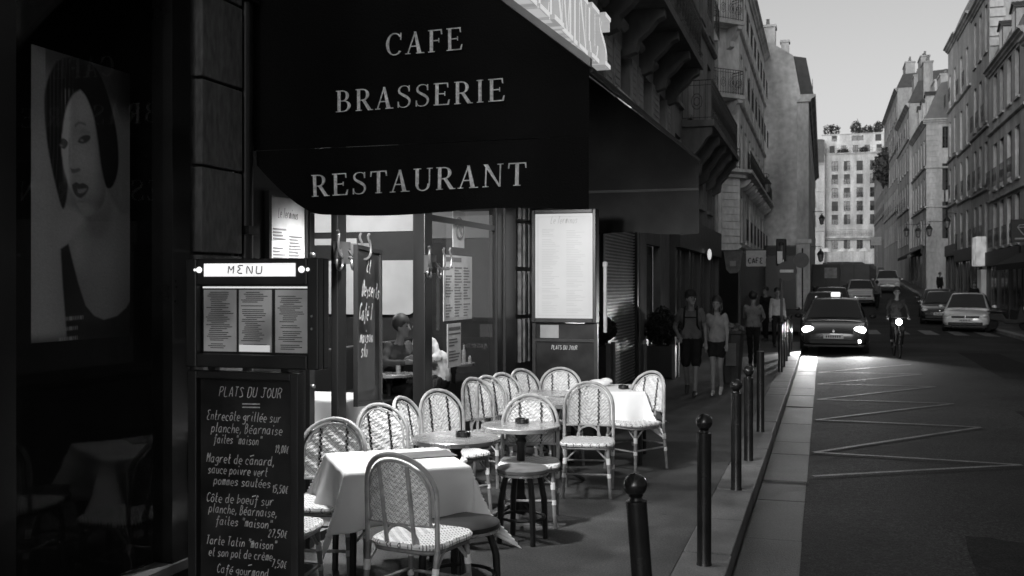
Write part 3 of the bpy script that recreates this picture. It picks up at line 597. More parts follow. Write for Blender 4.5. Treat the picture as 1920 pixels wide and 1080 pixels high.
def shrub(name, label, loc, rad, n, size, seed, group=None, trunk=None, cat='shrub'):
    t = thing(name, label, cat, loc, 0, group); o = leaves(n, rad, size, seed).build('foliage', m_leaf, t); o.location.z = trunk or rad[2]*.8
    q = MB(); h = (trunk or rad[2]); q.tube([(0,0,0),(.02*rad[0],0,h*.6),(0,.02,h)], [.06*rad[0]+.01,.05*rad[0]+.01,.02], 6)
    for k in range(5): a = k*1.26; q.tube([(0,0,h*.6),(math.cos(a)*rad[0]*.4, math.sin(a)*rad[1]*.4, h*1.05),(math.cos(a)*rad[0]*.7, math.sin(a)*rad[1]*.7, h+rad[2]*.3)], [.03*rad[0]+.006,.02*rad[0]+.004,.004], 5)
    q.build('stem', m_bark, t); return t
for i, (x, rx, rz2, lab) in enumerate([(1.4,1.5,1.1,'leftmost dark shrub of the roof garden on the pale end house'),(5.6,.9,1.4,'pointed tall shrub in the roof garden of the pale end house'),(7.4,1.5,.8,'low wide hedge on the roof of the pale end house'),(9.4,.9,1.2,'right-hand shrub on the roof of the pale end house')]):
    shrub('roof_shrub', lab, (x,193.2,28.9), (rx,.9,rz2), 420, .22, 30+i, 'roof garden shrubs')
for i, (x, z, rx, lab) in enumerate([(3.4,26.0,1.0,'dark planting on the upper terrace of the pale end house, left of centre'),(6.9,26.2,.9,'dark planting on the upper terrace of the pale end house, right of centre')]):
    shrub('roof_shrub', lab, (x,191.4,z-.75), (rx,.5,.55), 260, .16, 50+i, 'roof garden shrubs')
shrub('terrace_tree', 'dark tree hanging over the street from a right-hand terrace', (6.9,131,13.4), (1.1,1.5,2.2), 1000, .26, 70, cat='tree', trunk=2.6)

# --- shopfronts along the right pavement
m_sg = M('shop_glass', .02, .06, .7, .3, 2); m_fas = M('fascia', .02, .4, .4, .3, 4); m_lit = EM('lit_shop', .55, .55)
def shopfront(label, x, yn, yf, z, h, n, awn=None, v=.02):
    t = thing('shop_front', label, 'shopfront', (x, (yn+yf)/2, z)); L = yf-yn
    MB().b(-.25,.05,-L/2,L/2,h-.75,h).build('fascia', M('fascia%d' % int(v*1000), v, .45, .4, .3, 4), t)
    for i in range(n+1): MB().b(-.16,.02,-L/2+L*i/n-.12,-L/2+L*i/n+.12,-.2,h-.752).build('pilaster', m_fas, t)
    for i in range(n):
        a, b_ = -L/2+L*i/n+.12, -L/2+L*(i+1)/n-.12
        MB().b(-.1,.02,a,b_,-.2,.5).build('stall_riser', m_fas, t); p = MB().b(-.06,-.04,a,b_,.5,h-.75).build('pane', m_sg, t)
        MB().b(-.09,-.02,(a+b_)/2-.03,(a+b_)/2+.03,.502,h-.755).build('mullion', m_fas, p)
    if awn:
        q = MB().add([(-.25,-L/2+.1,h-.3),(-.25,L/2-.1,h-.3),(-1.3,L/2-.1,h-.85),(-1.3,-L/2+.1,h-.85),(-1.3,L/2-.1,h-1.1),(-1.3,-L/2+.1,h-1.1)], [(0,1,2,3),(3,2,4,5)]); o = q.build('awning', M('shop_awning', .02, .8, .2, .3, 3), t)
        sm = o.modifiers.new('solid', 'SOLIDIFY'); sm.thickness = .02
    return t
shopfront('black shopfront with sloping awning under the diamond sign', 8.5, 20, 48.9, 0, 3.5, 8, True)
shopfront('dark shopfront behind the parked white hatchback', 8.5, 49.4, 59.3, .1, 3.4, 3, None, .015)
shopfront('dark shopfront left of the lit white shop panel', 8.5, 62.2, 72.8, .4, 3.6, 3, None)
shopfront('far dark shopfront below the iron lanterns', 8.5, 73.2, 78.3, .9, 3.6, 2, None)
shopfront('shopfront with pale awning on the quoined corner house', 7.75, 88, 99, 1.6, 3.4, 3, True)
t = thing('lit_shop_panel', 'bright white lit panel and doorway among the dark right-hand shops', 'sign', (8.2, 60.9, .3))
MB().b(-.3,.25,-.75,.75,2.5,4.1).build('light_box', EMN('lit_panel', .12, .42, .8, 1.6), t, bevel=.06); MB().b(-.02,.25,-.7,.7,-.3,2.3).build('doorway', EMN('lit_door', .03, .14, .8, 1.6, (1,1,.4)), t)
# ------------------------------------------------------------------ left: dark shop window with portrait poster
m_frame = M('black_frame', .010, .3, .5, .3, 4); m_glass = GLASS('glass', .88, .0); m_dark = M('dark_room', .012, .9, .1, .2)
m_pil = M('pilaster_stone', .10, .8, .25, .25, 2.2, .35, 60, fine=.3, fscale=30, stretch=(1,1,.35))
XF = -3.37
t = thing('shop_front', 'black framed dark shop window with a portrait poster, left edge', 'shopfront', (XF, 3.0, 0))
def rel(o, x, y, z=0):
    for c in ([o] if not isinstance(o, list) else o): c.location = (c.location.x-x, c.location.y-y, c.location.z-z)
parts = []
def P_(mb, name, mat, **k): o = mb.build(name, mat, t, **k); parts.append(o); return o
P_(MB().b(XF-.1,XF+.02,-3,4.82,0,.25), 'stall_riser', m_frame); P_(MB().b(XF-.08,XF+.05,-3,4.82,.25,.30), 'sill', M('sill_metal', .12, .4, .5, .2, 5))
P_(MB().b(XF-.1,XF+.03,4.66,4.82,.3,3.4), 'frame', m_frame); P_(MB().b(XF-.1,XF+.03,-3,4.82,3.4,3.7), 'frame', m_frame); P_(MB().b(XF-.1,XF+.03,3.42,3.56,.3,3.4), 'frame', m_frame)
qy = lambda a, b_, c, d: MB().quad((XF-.03,a,c),(XF-.03,b_,c),(XF-.03,b_,d),(XF-.03,a,d))
P_(qy(-3,3.42,.3,3.4), 'pane', m_glass); P_(qy(3.56,4.66,.3,3.4), 'pane', m_glass)
rel(parts, XF, 3.0)
tag(MB().b(-7,-6.9,-3,4.8,0,3.6).b(-7,XF-.1,-3.1,-3,0,3.6).b(-7,XF-.1,4.83,4.93,0,3.6).b(-7,XF-.1,-3,4.8,3.45,3.6).b(-7,XF-.1,-3,4.8,-.1,0.01).build('shop_room', m_dark), 'unlit room behind the poster window', kind='structure')
# poster: a printed half-length portrait (colour attribute = ink on the sheet)
NU, NV = 120, 330; PU0, PU1, PZ0, PZ1 = 3.93, 4.64, 1.52, 2.94
U, V = np.meshgrid(np.linspace(0,1,NU), np.linspace(0,1,NV)); Xp = 60+U*185; Yp = 88+V*530     # sheet coordinates
def sm(a, b_, x): q = np.clip((x-a)/(b_-a), 0, 1); return q*q*(3-2*q)
def poly_mask(pts, soft=3.):
    d = np.full(Xp.shape, 1e9); ins = np.zeros(Xp.shape, bool); n = len(pts)
    for i in range(n):
        x0, y0 = pts[i]; x1, y1 = pts[(i+1) % n]; ex, ey = x1-x0, y1-y0
        if abs(ex)+abs(ey) < 1e-6: continue
        tt = np.clip(((Xp-x0)*ex+(Yp-y0)*ey)/(ex*ex+ey*ey), 0, 1); d = np.minimum(d, np.hypot(Xp-x0-tt*ex, Yp-y0-tt*ey))
        c = ((y0 > Yp) != (y1 > Yp)) & (Xp < (x1-x0)*(Yp-y0)/((y1-y0) if y1 != y0 else 1e-9)+x0); ins ^= c
    return np.clip(.5+np.where(ins, d, -d)/soft, 0, 1)
def cpts(p): return _cr([tuple(map(float, a)) for a in p]+[tuple(map(float, p[0]))], 4)
def zc(*p): return cpts([(x/1.689, 40+y/1.689) for x, y in p])
def gs(x, y, sx, sy): return np.exp(-((Xp-x/1.689)/(sx/1.689))**2-((Yp-40-y/1.689)/(sy/1.689))**2)
XX, YY = Xp*1.689, (Yp-40)*1.689
img = .16+.26*sm(280,110,XX)*(.5+.5*sm(250,420,YY))-.10*sm(330,420,XX)*sm(300,150,YY)
img = img*(.25+.75*sm(80,200,YY-(XX-100)*.3+np.where(XX < 140, 60, 0)))
def lay(mask, val):
    global img
    img = img*(1-mask)+val*mask
body = poly_mask(zc((330,480),(350,520),(380,560),(425,590),(425,860),(370,910),(320,918),(275,890),(240,800),(208,675),(265,600),(290,560)), 8)
lay(body, .17+.04*np.sin(XX/40.)+.12*gs(235,690,30,80)+.05*sm(900,650,YY))
lay(gs(320,610,60,70)*.5, .12)
lay(poly_mask(zc((190,560),(225,560),(262,588),(240,630),(206,672),(175,690),(150,640)), 14), .36)
hairp = poly_mask(zc((150,160),(175,110),(215,85),(270,80),(310,115),(345,200),(368,300),(373,400),(357,465),(335,482),(318,450),(250,300),(210,300),(192,420),(206,490),(192,566),(168,490),(146,380),(137,280),(138,210)), 3)
strand = np.clip(np.sin(XX*.55+YY*.02+2*np.sin(YY*.012)), 0, 1)**3
lay(hairp, .012+.05*strand*sm(250,150,XX))
fmask = poly_mask(zc((245,180),(264,198),(286,250),(300,320),(311,400),(321,450),(330,490),(322,530),(300,562),(268,583),(245,566),(228,530),(213,500),(200,462),(191,420),(188,370),(192,300),(205,240),(225,196)), 4)
skin = .30+.52*sm(225,190,XX)*sm(560,450,YY)+.10*gs(250,400,45,60)+.08*gs(250,240,30,50)-.14*sm(280,325,XX)-.10*gs(285,540,40,30)+.07*gs(265,550,22,14)
lay(fmask, skin)
lay(poly_mask(zc((190,190),(215,185),(240,182),(215,205),(200,240),(193,290),(188,330),(180,300),(176,230)), 5), .02+.30*strand*gs(205,215,14,50)); lay(poly_mask(zc((188,400),(196,440),(204,490),(192,560),(182,500),(180,430)), 5)*.9, .02)
lay(gs(211,390,4,55)*.5, .14); lay(gs(198,390,6,60)*.6, .9); lay(gs(258,312,22,9)*.45, .16)
lay(poly_mask(zc((226,298),(240,281),(262,284),(262,290),(242,289),(231,302)), 2)*.6, .10)
for pts, i_ in ((((236,347),(246,330),(264,320),(278,322),(272,338),(256,349),(244,350)), (258,334)), (((184,352),(192,344),(204,350),(206,362),(196,378),(186,372)), (194,362))):
    lay(poly_mask(zc(*pts), 2)*.92, .05); lay(gs(i_[0]-8, i_[1]+6, 5, 4)*.6, .42)
lay(poly_mask(zc((214,432),(224,436),(240,430),(246,436),(232,446),(218,448)), 2)*.75, .07); lay(gs(238,455,12,8)*.3, .2)
lay(poly_mask(zc((219,486),(232,476),(243,480),(254,476),(272,486),(264,508),(246,525),(230,517),(222,502)), 2)*.95, .05); lay(poly_mask(zc((236,498),(252,494),(266,492),(256,506),(240,510)), 2)*.7, .32); lay(gs(246,534,16,6)*.4, .14)
lay(poly_mask(zc((268,584),(300,563),(323,532),(332,490),(345,500),(352,560),(320,640),(280,640)), 12)*.55, .13)
lay(poly_mask([(x/1.689, 40+y/1.689) for x, y in ((184,690),(208,672),(222,730),(240,800),(262,868),(290,902),(322,917),(368,906),(400,880),(430,830),(430,1010),(205,1010),(198,900),(190,800))], 3), .006)
lay(sm(940,990,YY)*.9, .006)
for yy, x0, x1 in ((908,198,255),(940,198,238),(972,180,236)): lay(poly_mask([(x/1.689, 40+y/1.689) for x, y in ((x0,yy-6),(x1,yy-9),(x1,yy+3),(x0,yy+6))], 2)*(np.sin(XX*1.1) > -.3)*.7, .4)
img = np.clip(img*1.6*(1+.06*rng.normal(size=img.shape)), .004, .88)
me = bpy.data.meshes.new('portrait_poster'); vsx = [(0, (a-.5)*(PU1-PU0), (1-b_)*(PZ1-PZ0)) for b_ in np.linspace(0,1,NV) for a in np.linspace(0,1,NU)]
me.from_pydata(vsx, [], [(j*NU+i, j*NU+i+1, (j+1)*NU+i+1, (j+1)*NU+i) for j in range(NV-1) for i in range(NU-1)])
ca = me.color_attributes.new('print', 'FLOAT_COLOR', 'POINT'); ca.data.foreach_set('color', np.repeat(img.reshape(-1,1), 4, 1).astype(np.float32).ravel())
pm = bpy.data.materials.new('poster_print'); pm.use_nodes = True; at = pm.node_tree.nodes.new('ShaderNodeAttribute'); at.attribute_name = 'print'; pm.node_tree.links.new(at.outputs['Color'], pm.node_tree.nodes['Principled BSDF'].inputs['Base Color']); pm.node_tree.nodes['Principled BSDF'].inputs['Roughness'].default_value = .4
me.materials.append(pm); po = bpy.data.objects.new('portrait_poster', me); col.objects.link(po); po.location = (-3.6, (PU0+PU1)/2, PZ0); sd = po.modifiers.new('thickness', 'SOLIDIFY'); sd.thickness = .006
tag(po, 'tall poster of a dark-haired woman behind the dark shop window', 'poster')
wl = MB(); fnw = lambda a, b_: (XF-.018, a, b_)
handfit(wl, 'Fermé', 3.78, 3.98, .345, .055, .006, fnw, .2); handfit(wl, 'le lundi', 3.96, 4.16, .315, .05, .006, fnw, .2)
tag(wl.build('window_lettering', M('white_letters', .25, .6)), 'small white handwritten lettering low on the dark shop window', 'lettering')

# stone pilaster between shop and café: one block per course
t = thing('stone_pilaster', 'grey stone pilaster with wide blocks between shop window and awning', 'pilaster', (XF, 5.08, 0))
MB().b(-.4,.0,-.2,.2,0,4.2).build('core', m_pil, t)
for i in range(9):
    z0 = .02+i*.49; MB().b(-.05,.07+random.uniform(-.004,.004),-.205,.205,z0,z0+.475).build('stone_block', m_pil, t, bevel=.008)
t = thing('downpipe', 'dark drainpipe beside the stone pilaster', 'pipe', (XF+.03, 5.38, 0)); MB().lathe([(.045,0),(.045,4.1)], 10).build('pipe', m_frame, t, smooth=True)
for z in (.6,2.1,3.5): MB().b(-.06,.06,-.06,.06,z,z+.05).build('bracket', m_frame, t)

# ------------------------------------------------------------------ café front
m_wood = M('dark_wood', .018, .35, .45, .35, 5, stretch=(1,1,.15)); m_brass = M('brass', .35, .3, .6, .2, 8, metal=.8)
t = thing('cafe_facade', 'dark timber café front with open bays, posts and glazed panel', 'cafe front', (XF, 8.4, 0))
def F_(mb, name, mat, parent=None, **k): o = mb.build(name, mat, parent or t, **k); (rel(o, XF, 8.4) if parent is None else None); return o
F_(MB().b(XF-.1,XF,5.46,6.18,0,3.6), 'wall_panel', m_wood)
F_(MB().b(XF-.05,XF+.03,6.18,6.25,0,3.6), 'post', m_wood)
for z in [.2+i*.3 for i in range(11)]: F_(MB().sphere((XF+.035,6.215,z), .02, 8), 'stud', m_brass, smooth=True)
p1 = F_(MB().b(XF-.06,XF+.0,6.66,6.80,0,3.6), 'post', m_wood, bevel=.01); p2 = F_(MB().b(XF-.12,XF+.0,8.34,8.52,0,3.6), 'post', m_wood, bevel=.01)
F_(MB().b(XF-.1,XF,10.42,10.62,0,3.6), 'post', m_wood, bevel=.01); F_(MB().b(XF-.12,XF+.03,10.62,11.0,0,3.6), 'door_frame', m_wood, bevel=.01)
F_(MB().b(XF-.1,XF+.02,5.46,11.0,2.95,3.6), 'lintel', m_wood)
F_(MB().b(XF-.08,XF,8.521,10.419,0,.62), 'panel', m_wood); pg = F_(qy(8.521,10.419,.62,2.95), 'pane', m_glass)
F_(MB().b(XF-.06,XF-.02,8.521,10.419,2.38,2.43), 'transom', m_wood)
F_(MB().b(XF-.1,XF,11.0,15.7,0,3.6), 'wall_panel', m_wood)
for i in range(16): F_(MB().b(XF,XF+.05+.02*(i%2),11.15+(i%4)*.09,11.2+(i%4)*.09,.9+(i//4)*.55,1.4+(i//4)*.55), 'folded_shutter_leaf', M('steel_leaf', .12, .35, .6, .5, 9))
# notices stuck on the glass
m_paper = M('paper', .55, .8, .2, .12, 8); m_ink = M('ink', .16, .8, .2, .2)
def sheet_y(label, y0, y1, z0, z1, x, lines, name='paper_notice', frame=False, cat='notice', mat=None):
    tt = thing(name, label, cat, (x, (y0+y1)/2, z0)); L = y1-y0; H = z1-z0
    MB().b(-.004,.004,-L/2,L/2,0,H).build('sheet', mat or m_paper, tt)
    if frame:
        f = MB(); f.b(-.02,.015,-L/2-.03,-L/2,-.03,H+.03); f.b(-.02,.015,L/2,L/2+.03,-.03,H+.03); f.b(-.02,.015,-L/2,L/2,-.03,0); f.b(-.02,.015,-L/2,L/2,H,H+.03); f.build('frame', m_wood, tt)
    q = MB()
    for (a, b_, c, d) in lines:
        q.b(.004,.0065,-L/2+a*L,-L/2+b_*L,H*(1-d),H*(1-c))
    if lines: q.build('print', m_ink, tt)
    return tt
def textlines(n, cols, top, bot, seed):
    rg = random.Random(seed); o = []
    for (c0, c1) in cols:
        for i in range(n):
            if rg.random() < .12: continue
            y0 = top+(bot-top)*i/n; o.append((c0, c0+(c1-c0)*rg.uniform(.45,1), y0, y0+(bot-top)/n*.42))
    return o
tm = sheet_y('framed menu card on the dark wall at the awning end', 5.66,6.1,1.35,2.36, XF+.03, textlines(38, [(.08,.48),(.54,.92)], .2, .97, 1), 'menu_card', True, 'menu')
q = MB(); handfit(q, 'Le Terminus', -.13, .13, .88, .06, .006, lambda a, b_: (.006, a, b_), .2); q.build('title', m_ink, tm)
sheet_y('large printed notice taped inside the café glass', 8.95,9.75,1.45,2.08, XF-.06, textlines(18, [(.06,.3),(.36,.62),(.68,.94)], .18, .97, 2)+[(.05,.6,.03,.1)])
sheet_y('small paper notice low on the café glass', 9.05,9.42,1.0,1.42, XF-.06, [(.06,.94,.08,.15),(.06,.94,.22,.25)]+textlines(8, [(.1,.9)], .35, .9, 3))
tt = sheet_y('no smoking notice at the top of the café glass', 9.2,9.52,2.16,2.52, XF-.06, [])
q = MB(); q.tube([(.008, .1*math.cos(a), .19+.1*math.sin(a)) for a in [k*PI/10 for k in range(20)]], .012, 5, True); q.tube([(.008,-.07,.26),(.008,.07,.12)], .011, 5); q.build('symbol', m_ink, tt)
# coat hooks on the posts
def coat_hook(label, y, z):
    tt = thing('coat_hook', label, 'coat hook', (XF+.012, y, z)); MB().b(-.02,.02,-.1,.1,0,.16).build('plate', M('hook_metal', .16, .3, .6, .3, 8, metal=.5), tt)
    for s_ in (-1, 1):
        for k, (o, up) in enumerate(((.0,1),(.07,1))):
            pts = [(.02, s_*.06, .1-.05*k), (.06+o*.5, s_*(.12+o), .03), (.07+o*.5, s_*(.19+o), .06), (.07+o*.5, s_*(.2+o), .15), (.06+o*.5, s_*(.16+o), .2), (.06+o*.5, s_*(.19+o), .23)]
            MB().tube([pts[0]]+[Vector(pts[i]).lerp(Vector(pts[i+1]), f) for i in range(5) for f in (.25,.75)]+[pts[-1]], .010, 6).build('hook', MC['hook_metal'], tt, smooth=True)
        MB().tube([(.04, s_*(.12+.045*math.cos(a)), .0+.045*math.sin(a)) for a in [k*PI/6 for k in range(12)]], .011, 5, True).build('scroll', MC['hook_metal'], tt, smooth=True)
coat_hook('shiny curled coat hooks on the post beside the tall chalkboard', 6.7, 1.95); coat_hook('dark curled coat hooks on the middle café post', 8.43, 1.9)
# tall leaning chalkboard on the first post
m_slate_b = M('chalkboard', .016, .35, .4, .5, 3, fine=.4, fscale=9); m_chalk = M('chalk', .55, .9, .1, .35, 45)
t = thing('chalkboard', 'tall narrow chalkboard with smeared white writing on the first post', 'chalkboard', (XF+.14, 6.88, .93)); t.rotation_euler = (R(-4), R(-2), 0)
MB().b(-.015,.0,-.19,.19,0,1.12).build('board', m_slate_b, t)
q = MB(); q.b(-.02,.015,-.215,-.19,-.03,1.15); q.b(-.02,.015,.19,.215,-.03,1.15); q.b(-.02,.015,-.19,.19,-.03,0); q.b(-.02,.015,-.19,.19,1.12,1.15); q.build('frame', m_wood, t)
fc = lambda a, b_: (.003, a, b_)
for tx, u, v, h in (('Et',-.04,.96,.10),('Desserts',-.12,.78,.11),('Café T',-.17,.60,.12),('maison',-.16,.44,.09),('slu',-.14,.33,.10)):
    q = MB(); handfit(q, tx, u, u+.038*len(tx), v, h, .011, fc, .25, .08); q.build('writing', M('chalk_smear', .4, .9, .1, .6, 25), t)

# café room
def S_(mb, name, mat, label): return tag(mb.build(name, mat), label, kind='structure')
m_cw = M('cafe_wall', .03, .6, .3, .2); m_cl = M('cafe_panel', .62, .8, .2, .08, 3)
S_(MB().b(-9.5,XF-.13,5.5,14.6,-.15,-.002), 'floor', M('cafe_floor', .04, .4, .4, .3, 3), 'dark café floor'); S_(MB().b(-9.5,XF-.13,5.5,14.6,3.1,3.3), 'ceiling', M('cafe_ceiling', .4, .8), 'café ceiling')
wl_ = S_(MB().b(-9.5,XF-.14,14.5,14.7,0,3.1), 'wall', m_cw, 'dark end wall of the café with pale panels'); S_(MB().b(-9.6,-9.5,5.5,14.6,0,3.1), 'wall', m_cw, 'dark inner wall of the café'); S_(MB().b(-9.5,XF-.13,5.35,5.45,0,3.1), 'wall', m_cw, 'dark near wall of the café')
def rpoly(x0, x1, z0, z1, r): return [(x0,z0)]+[(x1-r+r*math.sin(a), z0+r-r*math.cos(a)) for a in [k*PI/12 for k in range(7)]]+[(x1,z1),(x0,z1)]
MB().prism(rpoly(-9.3,-5.98,1.33,2.17,.16), lambda a, b_, d: (a, d, b_), 14.44, 14.5).build('wall_panel', m_cl, wl_); MB().b(-9.3,-5.98,14.45,14.5,2.62,2.98).build('wall_panel', m_cl, wl_); MB().b(-9.3,-7.0,14.47,14.5,2.42,2.52).build('wall_panel', m_cl, wl_)
MB().b(-5.75,-3.7,14.45,14.5,2.5,2.9).build('wall_panel', M('cafe_panel_dim', .28, .8, .2, .1, 3), wl_)
MB().b(-7.2,-6.75,14.42,14.5,2.18,2.44).build('wall_frame', M('wf_', .3, .6), wl_)
m_bulb = EM('lamp_glass', .9, 3)
def lamp(label, loc, power, size, spot=None, group=None):
    tt = thing('ceiling_lamp', label, 'lamp', loc, 0, group)
    MB().lathe([(.03,.0),(.09,-.01),(.1,-.05),(.085,-.055),(.08,-.03)], 14).build('housing', m_frame, tt, smooth=True); MB().lathe([(.075,-.031),(.07,-.05),(.03,-.06)], 12).build('bulb', m_bulb, tt, smooth=True)
    ld = bpy.data.lights.new('lamp_light', 'SPOT' if spot else 'POINT'); ld.energy = power; ld.shadow_soft_size = size; ld.color = (1,1,1)
    if spot: ld.spot_size = R(spot); ld.spot_blend = .6
    lo = bpy.data.objects.new('lamp_light', ld); col.objects.link(lo); lo.parent = tt; lo.location = (0,0,-.09); return tt
INT = 230
lamp('round lit lamp in the café ceiling near the pale end panel', (-6.9,12.6,2.95), INT*.85, .1, None, 'café ceiling lamps'); lamp('round lit lamp in the café ceiling over the seated guests', (-4.6,11.6,3.09), INT, .08, 150, 'café ceiling lamps'); lamp('round lit lamp in the café ceiling behind the first bay', (-4.3,8.0,3.09), INT*1.1, .08, 150, 'café ceiling lamps')

# ------------------------------------------------------------------ awning: two cheeks, sloping roof, front bar, lettering
m_awn = M('awning_canvas', .006, .85, .1, .4, 1.5, .35, 90, streak=.5); m_let = M('awning_letters', .7, .8, .2, .3, 9, fine=.25, fscale=60); m_rail = M('awning_rail', .22, .4, .5, .2, 6)
m_awn2 = M('awning_canvas_inside', .05, .85, .1, .25, 2, .2, 90)
t = thing('awning', 'black café awning with white serif lettering on its end', 'awning', (XF, 5.48, 0))
def cloth(fn, nu, nv): 
    q = MB(); vs = [fn(i/nu, j/nv) for j in range(nv+1) for i in range(nu+1)]; return q.add(vs, [(j*(nu+1)+i, j*(nu+1)+i+1, (j+1)*(nu+1)+i+1, (j+1)*(nu+1)+i) for j in range(nv) for i in range(nu)])
XL, XR, SL = 0.0, 2.13, .80                                   # local x from the wall; slope of the roof
def ztop(x): return 3.0+(XR-x)*SL
def cheek1(u, v): x = XL+(XR-XL)*u; z = 2.62+(ztop(x)-2.62)*v; return (x, .012*math.sin(6*u+3*v)*(1-v), z)
cloth(cheek1, 24, 12).build('cheek', m_awn, t, smooth=True)
def val_y(x, z): return -.012+(2.62-z)*.08*math.sin(x*2.6+.8)+.02*math.sin(x*7)*(2.62-z)
def val1(u, v):
    x = .05+(XR-.05)*u; zb = 2.215+.012*math.sin(u*9+1)+.02*(u-.5)**2+(.3*(1-u/.2)**1.6 if u < .2 else 0); z = 2.615+(zb-2.615)*v; return (x, val_y(x, z), z)
cloth(val1, 48, 10).build('valance', m_awn, t, smooth=True)
for (tx, uc, v, h) in (('CAFE', 1.165, 3.14, .128), ('BRASSERIE', 1.13, 2.83, .128)):
    letters(t, m_let, tx, uc-serif_w(tx, h, 1.14, .12)/2, v, h, lambda a, b_, d: (a, d+.004*math.sin(9*a+5*b_), b_+.012*(a-1.1)), -.024, -.018, 1.14, .12)
letters(t, m_let, 'RESTAURANT', 1.11-serif_w('RESTAURANT', .13, 1.2, .11)/2, 2.34, .13, lambda a, b_, d: (a, val_y(a, b_+.02*(a-1.1))+d, b_+.02*(a-1.1)), -.012, -.006, 1.2, .11)
DY = 12.6-5.48
XR2 = 1.9
def zfar(x): return 3.34+(XR2-x)*SL
def roofp(u, v): x = (XR+(XR2-XR)*v)*u; return (x, DY*v, (1-v)*ztop(x)+v*zfar(x)+.01)
cloth(roofp, 6, 12).build('canopy', m_awn2, t)
q = MB(); q.add([(0,-.02,ztop(0)),(XR+.01,-.02,ztop(XR)),(XR+.01,-.02,ztop(XR)+.05),(0,-.02,ztop(0)+.05),(0,.03,ztop(0)),(XR+.01,.03,ztop(XR)),(XR+.01,.03,ztop(XR)+.05),(0,.03,ztop(0)+.05)], [(3,2,1,0),(4,5,6,7),(0,1,5,4),(1,2,6,5),(2,3,7,6),(3,0,4,7)]); q.build('edge_rail', m_rail, t)
MB().tube([(XR,.031,2.995),(XR2,DY,3.335)], .018, 8).build('front_bar', m_awn2, t)
def cheek2(u, v): x = XR2*u; z = 2.97+(zfar(x)-.01-2.97)*v; return (x, DY+.02*math.sin(5*u+2*v)*(1-v), z)
cloth(cheek2, 16, 8).build('cheek', m_awn2, t, smooth=True)
def val2(u, v): x = .05+(XR2-.05)*u; z = 2.965-(.53+.02*math.sin(u*9))*v; return (x, DY+.04*v*math.sin(u*13)+.02*math.sin(u*31+4*v)*v, z)
cloth(val2, 40, 8).build('valance', m_awn2, t, smooth=True)
MB().b(.05,XR2,DY-.03,DY-.01,2.955,2.985).build('valance_piping', M('piping', .09, .6), t)
def aim(t, d):                                               # tilt a lamp so that it shines along d
    t.rotation_mode = 'QUATERNION'; t.rotation_quaternion = Vector(d).to_track_quat('-Z', 'Y')
for x, y, z, d, pw_, an, lab in [(-2.75,5.78,2.78,(.25,3.0,-1.75),400,88,'lamp behind the lettered awning end shining along the terrace'),(-2.95,8.0,2.85,(.5,2.4,-1.8),260,80,'middle lamp under the awning shining at the far chairs'),(-2.85,6.05,2.95,(.12,-.2,-2.2),340,90,'lamp under the awning over the front clothed table')]:
    aim(lamp(lab, (x,y,z), pw_, .1, an, 'awning lamps'), d)

# neon name board on the wall above the awning
t = thing('neon_sign', 'blazing white raised letters of the café name above the awning', 'sign', (XF+.16, 12.6, 4.88))
MB().b(-.15,-.02,-3.6,3.6,-.12,-.04).build('sign_rail', m_frame, t)
m_neon = EM('neon_letter', .62, .9); m_neon_s = EM('letter_side', .34, .8)
x = -3.5
for ch in 'LE TERMINUS':
    if ch == ' ': x += .3; continue
    wd, polys = SERIF[ch]; h = .74; q = MB()
    polys = [[(a+(.05 if k_ % 2 else -.05)*0, b_) for a, b_ in p] for k_, p in enumerate(polys)]+[rc(.06, .0, wd-.04, .08), rc(.06, .92, wd-.04, 1.0)]
    for k, p in enumerate(polys): q.prism([(x+a*h*.86, b_*h) for a, b_ in p], lambda a, b_, d: (d, a, b_), -.02-.001*k, .16+.003*k, 0, 1)
    q.build('letter', [m_neon, m_neon_s], t); x += (wd+.04)*h*.86
MB().b(.0,.05,3.75,4.9,.0,.05).build('light_tube', EM('tube', .95, 2.0), t); MB().b(-.05,0,3.7,4.95,-.1,.15).build('tube_backing', m_rail, t)
# ------------------------------------------------------------------ beyond the café: lattice shutter, doorways, hedge balls
t = thing('lattice_shutter', 'dark diamond lattice roller shutter beyond the lit menu board', 'shutter', (XF, 17.3, 0)); MB().b(-.1,-.03,-1.6,1.6,0,3.5).build('backing', m_frame, t)
q = MB()
for i in range(58):
    z = .06+i*.055; q.tube([(.0,-1.4+.08*k,z+.018*(k%2)) for k in range(36)], .009, 4)
tag(q.build('lattice', M('lattice_steel', .32, .4, .6, .3, 8), t), kind='stuff')
for y0 in (-1.6,1.45): MB().b(-.03,.05,y0,y0+.15,0,3.5).build('rail', m_frame, t)
t = thing('doorway', 'pale stone doorway with dark door past the lattice shutter', 'doorway', (XF, 20.9, 0))
m_dst = stonem(31,.12)
for a, b_ in ((-1.9,-1.2),(.6,1.9)): MB().b(-.1,.06,a,b_,0,3.5).build('jamb', m_dst, t)
MB().b(-.1,.05,-1.2,.6,2.6,3.5).build('lintel', m_dst, t); d_ = MB().b(-.2,-.12,-1.2,.6,0,2.6).build('door', m_wood, t); MB().b(-.12,-.1,-.9,.3,1.0,2.4).build('pane', m_sg, d_); MB().sphere((-.08,.4,1.05), .03, 8).build('handle', m_brass, d_)
shopfront('dark shop under the heavy corner balcony with a small lit lamp', XF, 23.1, 32.9, 0, 3.4, 4, None, .014).rotation_euler = (0,0,PI)
